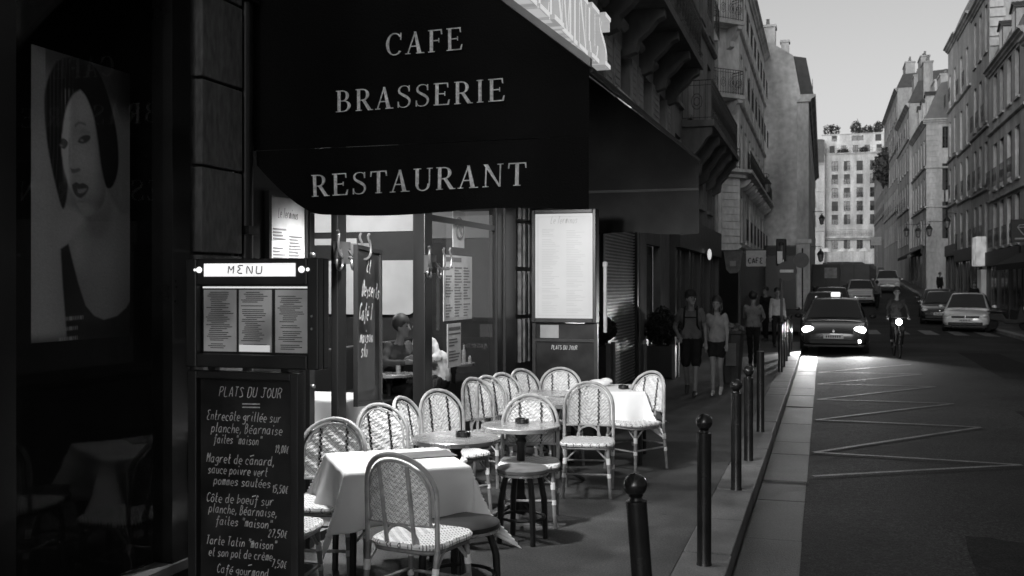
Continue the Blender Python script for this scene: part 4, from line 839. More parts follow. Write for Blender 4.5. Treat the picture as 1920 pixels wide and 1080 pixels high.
def hedge(label, loc, r, pot):
    tt = thing('topiary_ball', label, 'topiary', loc, 0, 'clipped hedge balls'); o = leaves(2600, (r,r,r), .03, int(loc[1]*10), .82).build('foliage', M('hedge_leaf', .018, .6, .3, .5, 20), tt); o.location.z = pot+r*.95
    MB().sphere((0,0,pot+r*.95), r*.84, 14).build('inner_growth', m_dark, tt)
    q = MB().b(-r*.75,r*.75,-r*.75,r*.75,0,pot); q.build('planter', m_wood, tt, bevel=.02)
    q = MB()
    for s1 in (-1,1):
        for s2 in (-1,1): q.b(s1*r*.75-.03,s1*r*.75+.03,s2*r*.75-.03,s2*r*.75+.03,0,pot+.03)
    q.build('corner_post', M('planter_post', .14, .5), tt)
hedge('large clipped hedge ball in a dark planter by the pale doorway', (-3.0,19.6,0), .36, .62); hedge('small clipped hedge ball half hidden behind the lit menu board', (-3.02,14.0,0), .22, .95)
lt = thing('wall_lamp', 'small lit oval wall lamp above the dark corner shop', 'lamp', (-3.05,28.2,2.5)); MB().b(-.3,0,-.03,.03,.15,.2).build('bracket', m_frame, lt); MB().sphere((.05,0,.12), .06, 12, 0, (1,1,2.6)).build('globe', EM('globe', .6, .8), lt, smooth=True)
# ------------------------------------------------------------------ menu stand in the foreground
t = thing('menu_stand', 'black stand with lit menu case over a chalkboard of dishes', 'menu stand', (-2.44, 4.0, 0))
m_case = M('case_black', .014, .4, .45, .3, 5)
q = MB(); W0, W1, Z0, Z1 = -.335, .335, 1.425, 1.915
q.b(W0,W1,.02,.075,Z0,Z1); q.b(W0,W0+.055,-.03,.02,Z0,Z1); q.b(W1-.055,W1,-.03,.02,Z0,Z1); q.b(W0+.055,W1-.055,-.03,.02,Z0,Z0+.06); q.b(W0+.055,W1-.055,-.03,.02,Z1-.12,Z1); q.build('case', m_case, t, bevel=.006)
fs = EMN('menu_strip', .75, .95, .95, 6); MB().b(-.235,.225,-.036,-.03,1.835,1.893).build('light_strip', fs, t)
q = MB(); hand(q, 'MENU', -.115, 1.848, .034, .0055, lambda a, b_: (a, -.0375, b_), .1, .05, adv=1.3, gap=.35); q.build('title', m_ink, t)
for a, r_ in ((-.285,.006),(-.262,.014),(.256,.015),(.286,.008)): MB().sphere((a,-.032,1.865), r_, 10).build('bulb', EM('bulb_', .9, 1.2), t, smooth=True)
for z in (1.66,1.605): MB().sphere((.305,-.032,z), .006, 8).build('lock', m_brass, t)
pg = EMN('menu_page', .07, .26, .6, 5, (1,1,1)); m_pinkd = M('page_ink', .06, .7)
for i, (a, b_) in enumerate(((-.268,-.1),(-.085,.08),(.1,.265))):
    p = MB().b(a,b_,.012,.018,1.495,1.775).build('menu_page', pg, t); q = MB()
    rg = random.Random(i)
    for k in range(30):
        if rg.random() < .9: z = 1.762-k*.0087; q.b(a+.012+rg.uniform(0,.03),b_-.012-rg.uniform(0,.06),.0095,.011,z,z+.0036)
    q.build('print', m_pinkd, p)
MB().b(-.08,.075,.006,.0085,1.497,1.527).build('price_slip', EM('slip', .7, .6), t); MB().b(-.268,.265,.004,.011,1.782,1.79).build('lamp_tube', EM('tube2', .8, .9), t)
MB().quad((-.28,-.003,1.487),(.28,-.003,1.487),(.28,-.003,1.793),(-.28,-.003,1.793)).build('pane', m_glass, t)
# chalkboard under the case
q = MB(); q.b(-.32,.2,.035,.05,.1,1.39); q.build('board', m_slate_b, t)
q = MB(); q.b(-.345,-.3,.0,.06,.06,1.405); q.b(.18,.22,.0,.06,.06,1.405); q.b(-.3,.18,.0,.06,1.37,1.405); q.b(-.3,.18,.0,.06,.06,.1); q.build('board_frame', m_case, t, bevel=.004)
fb = lambda a, b_: (a, .0325, b_)
for tx, u, e, v, h in (('PLATS DU JOUR',-.205,.12,1.29,.043),('Entrecôte grillée sur',-.268,.118,1.18,.043),('planche, Béarnaise',-.245,.125,1.125,.043),('faites "maison"',-.232,.02,1.075,.04),('19,00€',.085,.155,1.045,.034),
    ('Magret de canard,',-.27,.085,.985,.042),('sauce poivre vert',-.262,.05,.935,.04),('pommes sautées',-.232,.065,.885,.04),('15,50€',.07,.152,.865,.034),('Côte de boeuf sur',-.27,.08,.805,.042),('planche, Béarnaise,',-.258,.098,.755,.042),('faites "maison"',-.222,.072,.702,.04),('27,50€',.05,.148,.665,.034),
    ('Tarte Tatin "maison"',-.272,.095,.61,.04),('et son pot de crème',-.258,.075,.558,.04),('7,50€',.068,.145,.53,.033),('Café gourmand',-.215,.055,.482,.04),('7,50€',.055,.135,.45,.033)):
    q = MB(); handfit(q, tx, u, e, v, h, .0032, fb, .2, .03); q.build('writing', m_chalk, t)
q = MB()
for z in (1.255,1.24): q.add([fb(-.08,z),fb(.01,z+.002),fb(.01,z+.007),fb(-.08,z+.005)], [(0,1,2,3)])
for u, v in ((-.04,1.02),(-.03,.838),(-.04,.632),(-.05,.525),(-.06,.42)): q.add([fb(u,v),fb(u+.02,v+.006),fb(u+.02,v+.01),fb(u,v+.004)], [(0,1,2,3)])
q.build('underline', m_chalk, t)
for s_ in (-.26,.12): MB().b(s_-.02,s_+.02,.061,.1,0,1.43).build('leg', m_case, t)
MB().b(-.35,.35,-.2,.35,0,.03).build('base', m_case, t, bevel=.008)

# lit menu board at the far end of the terrace
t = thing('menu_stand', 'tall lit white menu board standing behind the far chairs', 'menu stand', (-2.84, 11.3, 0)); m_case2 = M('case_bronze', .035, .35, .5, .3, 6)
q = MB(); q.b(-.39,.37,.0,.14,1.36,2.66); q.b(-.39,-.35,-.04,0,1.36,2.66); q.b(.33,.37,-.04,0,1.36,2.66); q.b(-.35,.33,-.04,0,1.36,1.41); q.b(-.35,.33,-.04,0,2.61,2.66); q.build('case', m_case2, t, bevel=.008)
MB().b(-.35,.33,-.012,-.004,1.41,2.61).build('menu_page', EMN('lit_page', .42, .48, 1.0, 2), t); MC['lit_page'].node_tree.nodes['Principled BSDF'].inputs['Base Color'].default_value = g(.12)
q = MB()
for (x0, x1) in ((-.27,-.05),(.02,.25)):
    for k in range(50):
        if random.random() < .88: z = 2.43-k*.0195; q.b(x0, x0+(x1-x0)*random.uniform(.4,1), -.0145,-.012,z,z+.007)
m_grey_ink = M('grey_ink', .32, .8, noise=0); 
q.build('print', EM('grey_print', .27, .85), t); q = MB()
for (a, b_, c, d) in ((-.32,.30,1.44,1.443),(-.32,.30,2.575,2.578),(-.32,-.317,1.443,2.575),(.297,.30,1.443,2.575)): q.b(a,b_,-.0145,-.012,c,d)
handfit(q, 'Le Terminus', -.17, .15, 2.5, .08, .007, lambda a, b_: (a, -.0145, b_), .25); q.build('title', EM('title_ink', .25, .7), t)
MB().b(-.35,.34,.03,.05,.1,1.35).build('board', m_slate_b, t); q = MB(); q.b(-.39,-.35,.0,.06,0,1.355); q.b(.34,.38,.0,.06,0,1.355); q.b(-.35,.34,0,.06,1.14,1.17); q.build('leg', m_case2, t)
q = MB(); handfit(q, 'PLATS DU JOUR', -.17, .14, 1.05, .045, .006, lambda a, b_: (a, .027, b_), .1); q.build('writing', m_chalk, t)
MB().b(-.3,-.08,.02,.028,1.18,1.33).build('card', M('card', .35, .7), t)
MB().lathe([(.022,1.25),(.022,2.0),(.03,2.005),(.03,2.05),(.012,2.06)], 8, (.46,.05,0)).build('handle_pole', M('steel_pole', .5, .3, .6), t)

# ------------------------------------------------------------------ bistro chair (local: faces +x, feet on z = 0)
m_cane = M('cane', .33, .4, .4, .25, 14, stretch=(1,1,1)); m_cane_l = M('cane_leg', .20, .45, .4, .4, 12); m_wrap = M('cane_wrap', .72, .5, .3, .15, 40)
m_wb = WEAVE('weave_back', 2, 1, .20, .74, 66, .5); m_ws = WEAVE('weave_seat', 0, 1, .14, .76, 42, .35); m_st = M('stitch', .02, .6)
def lean(y, z, w_=.215): return -.195-.20*max(0, z-.45)+.05*(abs(y)/w_)**2*min(1, max(0, (z-.45)/.3))
def archpts(hw, zs, zt, z0, n=22):
    p = [(-hw, z0+(zs-z0)*i/4) for i in range(4)]+[(-hw*math.cos(PI*i/n), zs+(zt-zs)*math.sin(PI*i/n)**.85) for i in range(n+1)]+[(hw, zs-(zs-z0)*i/4) for i in range(1, 5)]
    return [(lean(y, z), y, z) for y, z in p]
def make_chair():
    t = thing('bistro_chair', 'proto', 'chair', group='woven bistro chairs on the terrace')
    MB().tube(archpts(.215,.70,.93,.44), .0138, 8).build('back_frame', m_cane, t, smooth=True)
    MB().tube([(a-.004, b_, c) for a, b_, c in archpts(.183,.70,.898,.56)], .0095, 6).build('inner_hoop', m_cane, t, smooth=True)
    q = MB(); rows = 16; vs = []; fs = []
    for j in range(rows+1):
        z = .565+.325*j/rows; hw = .178 if z < .70 else .178*math.sqrt(max(.0, 1-((z-.70)/.196)**2)); hw = max(hw, .02)
        for i in range(13): y = hw*(i/6-1); vs.append((lean(y, z)+.006*math.sin(i*1.5+j*1.5), y, z))
    for j in range(rows):
        for i in range(12): a = j*13+i; fs.append((a, a+1, a+14, a+13))
    pn = q.add(vs, fs).build('back_panel', m_wb, t); sd = pn.modifiers.new('thickness', 'SOLIDIFY'); sd.thickness = .008
    for s_ in (-1, 1):
        yy = .085*s_
        MB().tube([(lean(yy,z)-.012, yy, z) for z in (.45,.6,.75,.875)], .0125, 6).build('back_slat', m_cane, t, smooth=True)
        q = MB()
        for k in range(17):
            z = .57+k*.0185; q.box((lean(yy,z)+.010, yy+.004*(1 if k % 2 else -1), z), (.006, .011, .017))
        q.build('stitching', m_st, t)
        MB().tube([(lean(.2,.56)-.003+.0, -.19*s_*(1-2*k/6.) if False else s_*(.19-.0*k), .562) for k in range(2)] if False else [(lean(y,.562), y, .562) for y in (s_*.0, s_*.1, s_*.2)], .010, 6).build('back_rail', m_cane, t, smooth=True)
    MB().tube([(lean(y,z)-.0, y, z) for y, z in [(.10*math.cos(PI*i/12), .455+.10*math.sin(PI*i/12)) for i in range(13)]], .0095, 6).build('back_hoop', m_cane, t, smooth=True)
    out = []
    for i in range(28):
        a = 2*PI*i/28; c, s_ = math.cos(a), math.sin(a); e = .45; x = .205*abs(c)**e*(1 if c >= 0 else -1)+.0; y = .215*abs(s_)**e*(1 if s_ >= 0 else -1)*(1.0 if x > 0 else .95); out.append((x, y))
    q = MB(); n = 28; vs = []; fs = []
    for k in range(6):
        f = 1-k/5.5
        for x, y in out: vs.append((x*f, y*f, .462-.010*(1-f)+.006*math.sin(9*f)*0))
    for k in range(5):
        for i in range(n): fs.append((k*n+i, k*n+(i+1) % n, (k+1)*n+(i+1) % n, (k+1)*n+i))
    fs.append(tuple(5*n+i for i in range(n))); b0 = len(vs); vs += [(x, y, .435) for x, y in out]; fs += [(i, b0+i, b0+(i+1) % n, (i+1) % n) for i in range(n)]; fs.append(tuple(b0+i for i in range(n)))
    se = q.add(vs, fs).build('seat', m_ws, t)
    MB().tube([(x*1.02, y*1.02, .448) for x, y in out], .018, 7, True).build('seat_rim', m_ws, se, smooth=True)
    MB().tube([(x*.99, y*.99, .418) for x, y in out], .011, 6, True).build('seat_ring', m_cane_l, se, smooth=True)
    lg = [((.165,.175,.43),(.195,.20,0)),((.165,-.175,.43),(.195,-.20,0)),((-.19,.212,.45),(-.255,.205,0)),((-.19,-.212,.45),(-.255,-.205,0))]
    for a, b_ in lg:
        o = MB().tube([a, b_], [.0165,.015], 8).build('leg', m_cane_l, t, smooth=True); A, B_ = Vector(a), Vector(b_)
        for f0, f1 in ((.22,.34),(.52,.6)): MB().tube([A.lerp(B_,f0), A.lerp(B_,f1)], .0185, 8).build('cane_wrap', m_wrap, o, smooth=True)
    P = [[Vector(a).lerp(Vector(b_), f) for f in (.28,.56)] for a, b_ in lg]
    for i, j in ((0,1),(2,3),(0,2),(1,3)): MB().tube([P[i][1]+Vector((0,0,.01*(i+j))), P[j][1]+Vector((0,0,.01*(i+j)))], .010, 6).build('stretcher', m_cane_l, t, smooth=True)
    for i, j in ((0,1),(0,2),(1,3)):
        a, b_ = P[i][0], P[j][0]
        for k, p_ in ((a,b_),(b_,a)): MB().tube([k, k.lerp(p_,.3)+Vector((0,0,.11))], .008, 6).build('brace', m_cane, t, smooth=True)
    return t
proto = make_chair()
# (back-top x, y, facing azimuth, label): the back's top stands .29 m behind the seat centre
CH = [(-2.11,4.77,80,'bistro chair nearest the camera, its back turned to us'),
 (-3.02,5.93,-76,'woven bistro chair facing us across the front white-clothed table'),
 (-3.10,6.73,-33,'woven bistro chair by the wall, first behind the front clothed table'),
 (-3.12,7.19,-4,'bistro chair seen edge-on between the two wall chairs'),
 (-3.05,7.79,-35,'woven bistro chair by the wall behind the nearer round table'),
 (-3.12,8.86,-22,'leftmost of the four overlapping chairs under the lit menu board'),
 (-3.06,9.08,-22,'second from left of the four overlapping wall chairs'),
 (-3.02,9.42,-24,'third from left of the four overlapping wall chairs'),
 (-2.97,9.92,-28,'rightmost of the four overlapping chairs, nearest the lit menu board'),
 (-2.20,7.65,-76,'woven bistro chair facing us behind the farther round table with ashtray'),
 (-1.99,8.80,-80,'woven bistro chair facing us in the middle, feet on open pavement'),
 (-2.62,10.22,-72,'small far bistro chair directly below the lit menu board'),
 (-1.62,10.05,-122,'rightmost bistro chair, alone beside the far clothed table'),
 (-3.2,4.98,4,'chair half hidden behind the menu stand, only seat and legs showing')]
for i, (x, y, az, lab) in enumerate(CH):
    a = R(az); c = (x+.29*math.cos(a), y+.29*math.sin(a), 0)
    if i == 0: proto.location = c; proto.rotation_euler = (0,0,a); proto['label'] = lab
    else: dup(proto, c, a, lab)

# ------------------------------------------------------------------ tables, cloths, stools, ashtrays
m_top = M('table_top', .16, .28, .5, .25, 10, fine=.2, fscale=60); m_rim = M('table_rim', .55, .25, .6, .15, 10, metal=.7); m_cast = M('cast_iron', .012, .5, .4, .3, 20)
def make_table(d=.6):
    t = thing('round_table', 'proto', 'table', group='small round café tables'); r_ = d/2
    MB().lathe([(r_*.99,.700),(r_*.99,.728),(r_*.97,.73),(.01,.73)], 40).build('table_top', m_top, t, smooth=True)
    MB().lathe([(r_*.985,.698),(r_*1.012,.698),(r_*1.012,.725),(r_*.992,.7315)], 40).build('rim', m_rim, t, smooth=True)
    MB().lathe([(.10,.69),(.06,.67),(.035,.63),(.045,.6),(.03,.57),(.032,.2),(.05,.15),(.055,.08),(.03,.05)], 14).build('column', m_cast, t, smooth=True)
    for k in range(3):
        a = 2*PI*k/3+.4; MB().tube([(.03*math.cos(a),.03*math.sin(a),.14),(.12*math.cos(a),.12*math.sin(a),.1),(.24*math.cos(a),.24*math.sin(a),.03),(.27*math.cos(a),.27*math.sin(a),.015)], [.025,.022,.018,.015], 8).build('foot', m_cast, t, smooth=True)
    return t
rt = make_table(); rt.location = (-2.46,6.66,0); rt['label'] = 'round table with ashtray nearest the front clothed table'
for x, y, lab in ((-2.21,7.41,'round table with ashtray behind the round stool'),(-2.35,8.97,'round table half hidden by the middle chair'),(-2.6,9.62,'round dark table by the four overlapping wall chairs'),(-4.99,11.2,'round table inside the café with glasses, left'),(-4.83,12.98,'round table inside the café with bottles, right')): dup(rt, (x,y,0), random.uniform(0,2), lab)
m_cloth = M('tablecloth', .72, .85, .15, .05, 4, .12, 240)
def square_table(loc, rz, side, label, clabel, hang, cs=.28):
    t = thing('square_table', label, 'table', loc, rz); h = side/2
    MB().b(-h,h,-h,h,.70,.724).build('table_top', m_wood, t)
    for sx in (-1,1):
        for sy in (-1,1): MB().tube([(sx*(h-.06),sy*(h-.06),.70),(sx*(h-.05),sy*(h-.05),0)], .02, 8).build('leg', m_cast, t)
    S = h+hang; n = 96; q = MB(); vs = []; fs = []; rg = random.Random(int(loc[1]*10))
    ph = [rg.uniform(0,6) for _ in range(6)]
    for j in range(n+1):
        for i in range(n+1):
            u = -S+2*S*i/n; v = -S+2*S*j/n; a, b_ = max(0, abs(u)-h), max(0, abs(v)-h); su, sv = (1 if u > 0 else -1), (1 if v > 0 else -1)
            x, y, z = max(-h-.006, min(h+.006, u)), max(-h-.006, min(h+.006, v)), .732
            mn, mx = min(a,b_), max(a,b_)
            if mx > 0:
                z = .732-math.sqrt(a*a+b_*b_)
                fl = .12*mx+.2*mx*(mx/hang)*math.sin(9*(u if b_ >= a else v)+ph[0]+su)+.014*math.sin(23*(u if b_ >= a else v)+ph[1])*mx/hang
                if a > 0: x += su*(fl+.36*mn)
                if b_ > 0: y += sv*(fl+.36*mn)
                if a > 0 and b_ > 0:
                    dgn = (a-b_)/(a+b_); pin = .22*mn*math.sin(PI*min(1, abs(dgn)*1.25)) if abs(dgn) < .8 else 0; x -= su*pin; y -= sv*pin; x -= su*.20*mn*max(0, dgn); y -= sv*.20*mn*max(0, -dgn); x += su*.05*mn; y += sv*.05*mn
            else: z += .0015*math.sin(9*u+ph[2])*math.sin(8*v+ph[3])
            vs.append((x, y, z))
    for j in range(n):
        for i in range(n): a = j*(n+1)+i; fs.append((a, a+1, a+n+2, a+n+1))
    o = q.add(vs, fs).build('tablecloth', m_cloth, smooth=False, loc=loc, rz=rz); o.data.shade_smooth(); sd = o.modifiers.new('thickness', 'SOLIDIFY'); sd.thickness = .002
    tag(o, clabel, 'tablecloth'); return t
square_table((-2.50,5.70,0), R(36), .73, 'square table under the large front white cloth', 'large white cloth hanging in points from the front table', .315)
square_table((-2.12,10.32,0), R(6), .78, 'square table under the far white cloth', 'white cloth on the far table beside the rightmost chair', .30)
square_table((-4.55,8.75,0), R(0), .7, 'square table under white cloth just inside the café', 'white cloth glimpsed inside the café behind the menu stand', .3)
mt = tag(MB().b(-.16,.16,-.11,.11,0,.006).build('place_mat', M('place_mat', .14, .6, .3, .3, 9), loc=(-2.36,5.88,.736), rz=R(39)), 'dark folded menu lying on the front white cloth', 'menu')
def ashtray(label, loc):
    tt = thing('ashtray', label, 'ashtray', loc, 0, 'black ashtrays'); MB().lathe([(.05,0),(.055,.005),(.052,.035),(.045,.036),(.043,.012),(.005,.010)], 18).build('bowl', M('ashtray_black', .015, .25, .5), tt, smooth=True)
    MB().tube([(.01,0,.025),(.05,.02,.036)], .004, 6).build('cigarette_end', m_paper, tt)
ashtray('black ashtray on the round table nearest the front cloth', (-2.42,6.70,.732)); ashtray('black ashtray on the round table behind the stool', (-2.22,7.48,.732)); ashtray('black ashtray on the far white cloth', (-1.95,10.2,.738))
m_lea = M('leather', .02, .35, .5, .2, 12); m_stool = M('stool_wood', .014, .35, .45, .3, 8)
def stool(label, loc, rz, d, h, seatm):
    tt = thing('stool', label, 'stool', loc, rz, 'round dark stools'); r_ = d/2
    MB().lathe([(r_*.9,h-.035),(r_,h-.03),(r_*1.0,h-.008),(r_*.93,h),(.01,h+.004)], 32).build('seat', seatm, tt, smooth=True)
    MB().lathe([(r_*.98,h-.05),(r_*1.01,h-.05),(r_*1.01,h-.034),(r_*.9,h-.034)], 32).build('seat_rim', m_rim, tt, smooth=True)
    for k in range(4):
        a = PI/2*k+.4; MB().tube([(r_*.7*math.cos(a),r_*.7*math.sin(a),h-.045),(r_*.92*math.cos(a),r_*.92*math.sin(a),h*.55),(r_*.98*math.cos(a),r_*.98*math.sin(a),0)], [.02,.022,.019], 8).build('leg', m_stool, tt, smooth=True)
    MB().tube([(r_*.86*math.cos(a), r_*.86*math.sin(a), h*.33) for a in [k*PI/14 for k in range(28)]], .011, 6, True).build('foot_ring', m_stool, tt, smooth=True)
    return tt
stool('round topped dark stool standing in front of the farther round table', (-2.02,6.82,0), .3, .36, .52, M('stool_top', .15, .3, .5, .25, 10)); stool('low black stool tucked under the corner of the front cloth', (-1.98,5.42,0), .1, .46, .46, m_lea)
q = tag(MB().sphere((0,0,.03), .1, 12, 0, (1.2,.7,.42)).sphere((.07,.02,.05), .07, 10, 0, (1,.7,.5)).build('napkin', m_cloth, smooth=True, loc=(-2.25,10.42,.735)), 'crumpled white napkin on the far cloth', 'napkin')

# ------------------------------------------------------------------ bollards along the kerb
m_bol = M('bollard_black', .012, .22, .5, .3, 6)
def make_bollard(ball=True, h=.96):
    t = thing('bollard', 'proto', 'bollard', group='black kerb bollards'); b0 = h-.115 if ball else h
    MB().lathe([(.052,-.05),(.05,.0),(.046,.02),(.046,b0-.03),(.047,b0-.02),(.047,b0),(.03,b0+.004)], 20).build('post', m_bol, t, smooth=True)
    if ball:
        MB().lathe([(.032,b0),(.026,b0+.015),(.034,b0+.024)], 16).build('collar', m_bol, t, smooth=True); MB().sphere((0,0,b0+.07), .053, 20).build('ball', m_bol, t, smooth=True)
    return t
bo = make_bollard(); bo.location = (-.73,4.45,0); bo.rotation_euler = (R(.5),R(-4.2),0); bo['label'] = 'leaning ball-topped bollard nearest the camera, cut by the frame'
for y, lab in ((6.59,'second ball-topped bollard, its whole shaft in view'),(9.09,'third ball-topped bollard, left of the close pair'),(10.62,'fourth ball-topped bollard, right of the close pair')): dup(bo, (-.735,y,0), 0, lab)
b2 = make_bollard(False, .98); b2.location = (-.74,12.74,0); b2['label'] = 'flat-topped bollard between the ball-topped pair and the far posts'
for y, lab in ((21.5,'nearest of the far cluster of flat-topped kerb bollards'),(22.9,'second of the far cluster of kerb bollards'),(24.6,'third of the far cluster of kerb bollards'),(26.2,'fourth of the far cluster of kerb bollards'),(28.0,'last of the far cluster of kerb bollards, beside the taxi')): dup(b2, (-.85,y,0), 0, lab)
# ------------------------------------------------------------------ vehicles (local: front towards -y)
m_tyre = M('tyre', .012, .8, .2); m_rimm = M('wheel_rim', .35, .35, .6, .1, metal=.6); m_cg = M('car_glass', .012, .05, .7, .2, 2); m_blkp = M('black_plastic', .012, .5, .3); m_chrome = M('chrome', .6, .15, .7, .05, metal=.9)
def car(label, loc, rz, v, lit=False, L=4.1, W=1.75, H=1.48, taxi=False, name='parked_car', cat='car', group=None, van=False, power=0):
    t = thing(name, label, cat, loc, rz, group); pm_ = M('car_paint_%d' % int(v*1000), v, .22, .6, .06, 2)
    w0 = W/2; f = -L/2; b_ = L/2; zr = H
    # lower body: stations (y, half width, bottom z, shoulder z, centre-top z)
    hood = .92 if not van else 1.02; cowl = f+(1.05 if not van else .75)
    ST = [(f,.60*w0,.34,.56,.60),(f+.06,.80*w0,.26,.62,.68),(f+.2,.93*w0,.22,.68,.75),(f+.5,.985*w0,.22,.76,.83),(cowl,w0,.22,.88,hood),(cowl+.6,w0,.22,.92,.95),(b_-1.2,w0,.22,.95,.97),(b_-.35,.97*w0,.24,.96,.98),(b_-.06,.88*w0,.30,.90,.94),(b_,.74*w0,.38,.80,.84)]
    q = MB(); vs = []; fs = []
    for (y, hw, zb, zs, zt) in ST:
        ring_ = [(0,zb),(hw*.82,zb),(hw*.97,zb+.08),(hw,zb+(zs-zb)*.45),(hw*.985,zs-.07),(hw*.93,zs),(hw*.55,zt-.01),(0,zt)]
        full = [(a,c) for a, c in ring_]+[(-a,c) for a, c in ring_[-2:0:-1]]; vs += [(a, y, c) for a, c in full]
    n = 14
    for i in range(len(ST)-1):
        for k in range(n): fs.append((i*n+k, i*n+(k+1) % n, (i+1)*n+(k+1) % n, (i+1)*n+k))
    fs += [tuple(range(n))[::-1], tuple((len(ST)-1)*n+k for k in range(n))]
    body = q.add(vs, fs).build('body', pm_, t, smooth=True); ss = body.modifiers.new('smooth', 'SUBSURF'); ss.levels = 1; ss.render_levels = 1
    # greenhouse
    wt = f+(1.85 if not van else 1.25); GS = [(cowl-.02,w0*.84,.86,.90),(cowl+.05,w0*.86,.9,hood+.04),(wt,w0*.69,.93,zr-.03),(wt+.35,w0*.69,.93,zr),(b_-1.0,w0*.68,.94,zr-.02),(b_-.62,w0*.70,.94,zr-.10),(b_-.1,w0*.80,.93,1.0)]
    q = MB(); vs = []; fs = []
    for (y, hw, zb, zt) in GS:
        wb = w0*.92; vs += [(-wb,y,zb),(-hw*1.0,y,zt-.05),(-hw*.88,y,zt),(0,y,zt+.015),(hw*.88,y,zt),(hw*1.0,y,zt-.05),(wb,y,zb)]
    for i in range(len(GS)-1):
        for k in range(6): fs.append((i*7+k, i*7+k+1, (i+1)*7+k+1, (i+1)*7+k))
    fs += [tuple(range(7)), tuple((len(GS)-1)*7+k for k in range(7))[::-1]]
    q.add(vs, fs).build('roof', pm_, t, smooth=True)
    yb, yt = cowl+.04, wt-.02; q = MB(); vs = []
    for j in range(5):
        s_ = j/4; y = yb+(yt-yb)*s_-.022; z = hood+.035+(zr-.06-hood-.035)*s_; hw = w0*(.84+(.655-.84)*s_)*.97
        vs += [(hw*(i/4-1), y-.03*(1-(i/4-1)**2), z+.03*(1-(i/4-1)**2)) for i in range(9)]
    q.add(vs, [(j*9+i, j*9+i+1, (j+1)*9+i+1, (j+1)*9+i) for j in range(4) for i in range(8)]).build('windscreen', m_cg, t, smooth=True)
    for s_ in (-1, 1):
        q = MB(); 
        for y0, y1, t0, t1 in ((cowl+.25,wt+.55,wt+.05,wt+.55),(wt+.62,b_-.75,wt+.62,b_-1.05)):
            q.add([(s_*(w0*.925),y0,.98),(s_*(w0*.925),y1,.98),(s_*(w0*.71),t1,zr-.09),(s_*(w0*.71),t0,zr-.09)], [(0,1,2,3)])
        q.build('side_window', m_cg, t)
        pm_.node_tree.nodes['Principled BSDF'].inputs['Coat Weight'].default_value = .8; m_ = MB().sphere((s_*(w0+.1),cowl+.42,1.0), .09, 10, 0, (1.1,.6,.75)).build('wing_mirror', pm_ if not taxi else m_blkp, t, smooth=True)
        hl = MB().sphere((s_*w0*.74,f+.17,.66), .14 if lit else .13, 12, 0, (1.15,.75,.72 if lit else .62)).build('headlight', EM('headlamp_lit', 1, 14) if lit else M('headlamp', .5, .1, .7, .2, 9), t, smooth=True)
        if lit:
            ld = bpy.data.lights.new('headlamp_beam', 'SPOT'); ld.energy = power; ld.spot_size = R(70); ld.spot_blend = .8; ld.shadow_soft_size = .06
            lo = bpy.data.objects.new('headlamp_beam', ld); col.objects.link(lo); lo.parent = hl; lo.location = (s_*w0*.74,f-.03,.66); lo.rotation_euler = (R(73),0,PI)
        if taxi and s_ == 1: MB().sphere((s_*w0*.72,f+.07,.36), .055, 10).build('fog_light', EM('fog_lit', 1, 10), t, smooth=True)
        for y in (f+.78, b_-.78):
            wh = MB().add([],[]).lathe([(.2,-.1),(.30,-.1),(.315,-.06),(.315,.06),(.30,.1),(.2,.1)], 22).build('wheel', m_tyre, t, smooth=True); wh.location = (s_*(w0-.11),y,.315); wh.rotation_euler = (0,R(90),0)
            rr = MB().lathe([(.21,-.085),(.2,.09),(.05,.1),(.02,.11)], 18).build('rim', m_rimm, wh, smooth=True); rr.rotation_euler = (0,0 if s_ > 0 else PI,0)
    q = MB().b(-w0*.56,w0*.56,f-.015,f+.1,.57,.65); q.build('grille', m_blkp, t, bevel=.01); MB().b(-w0*.7,w0*.7,f-.012,f+.12,.28,.40).build('air_intake', m_blkp, t, bevel=.02)
    MB().b(-w0*.86,w0*.86,f+.03,f+.2,.20,.26).build('front_lip', m_blkp, t, bevel=.01)
    pl = MB().b(-.26,.26,f-.035,f-.02,.43,.54).build('number_plate', M('plate', .5, .5), t); q = MB()
    for k in range(7): q.b(-.2+k*.058,-.165+k*.058,f-.038,f-.035,.455,.515)
    q.build('plate_characters', m_blkp, pl)
    MB().prism([(0,-.05),(.035,0),(0,.05),(-.035,0)], lambda a, c, d: (a, d, .63+c), f-.03, f-.015).build('badge', m_chrome, t)
    for s_ in (-1, 1): MB().tube([(s_*.05,cowl+.02,hood+.04),(s_*.45,cowl+.1,hood+.10)], .008, 4).build('wiper', m_blkp, t)
    if taxi:
        for s_ in (-1,1): MB().tube([(s_*w0*.6,wt+.2,zr+.03),(s_*w0*.6,b_-1.0,zr+.02)], .018, 6).build('roof_rail', m_chrome, t)
        ts = MB().b(-.13,.13,wt+.35,wt+.47,zr+.03,zr+.17).build('taxi_sign', EM('taxi_lit', .9, 1.1), t, bevel=.03); MB().b(-.17,.17,wt+.33,wt+.49,zr+.01,zr+.035).build('taxi_sign_base', m_blkp, t)
    return t
car('dark taxi coming toward us with lit headlights and roof sign', (.33,31.0,-.10), R(-2), .05, True, L=4.4, W=1.82, H=1.5, taxi=True, power=520, group=None)
car('dark car waiting directly behind the taxi', (.05,39.5,-.1), 0, .035, H=1.62, name='waiting_car', cat='car')
car('second dark car in the queue behind the taxi, only its roof showing', (.35,47,-.05), 0, .06, H=1.72, name='waiting_car', cat='car')
car('pale silver car standing mid-street beyond the queue', (2.15,67.5,gz(67)-.1), R(3), .42, W=1.8, H=1.62, van=True, name='waiting_car', cat='car')
car('pale car seen far up the street at the right kerb', (4.75,84,gz(84)-.1), R(-4), .40, W=1.9, H=1.7, van=True)
car('white hatchback parked at the right kerb', (5.65,45.2,-.1), R(-10), .55, W=1.78, H=1.54, L=3.9)
car('dark car parked behind the white hatchback', (5.3,51.5,gz(51)-.1), R(-8), .03, W=1.75, H=1.5)
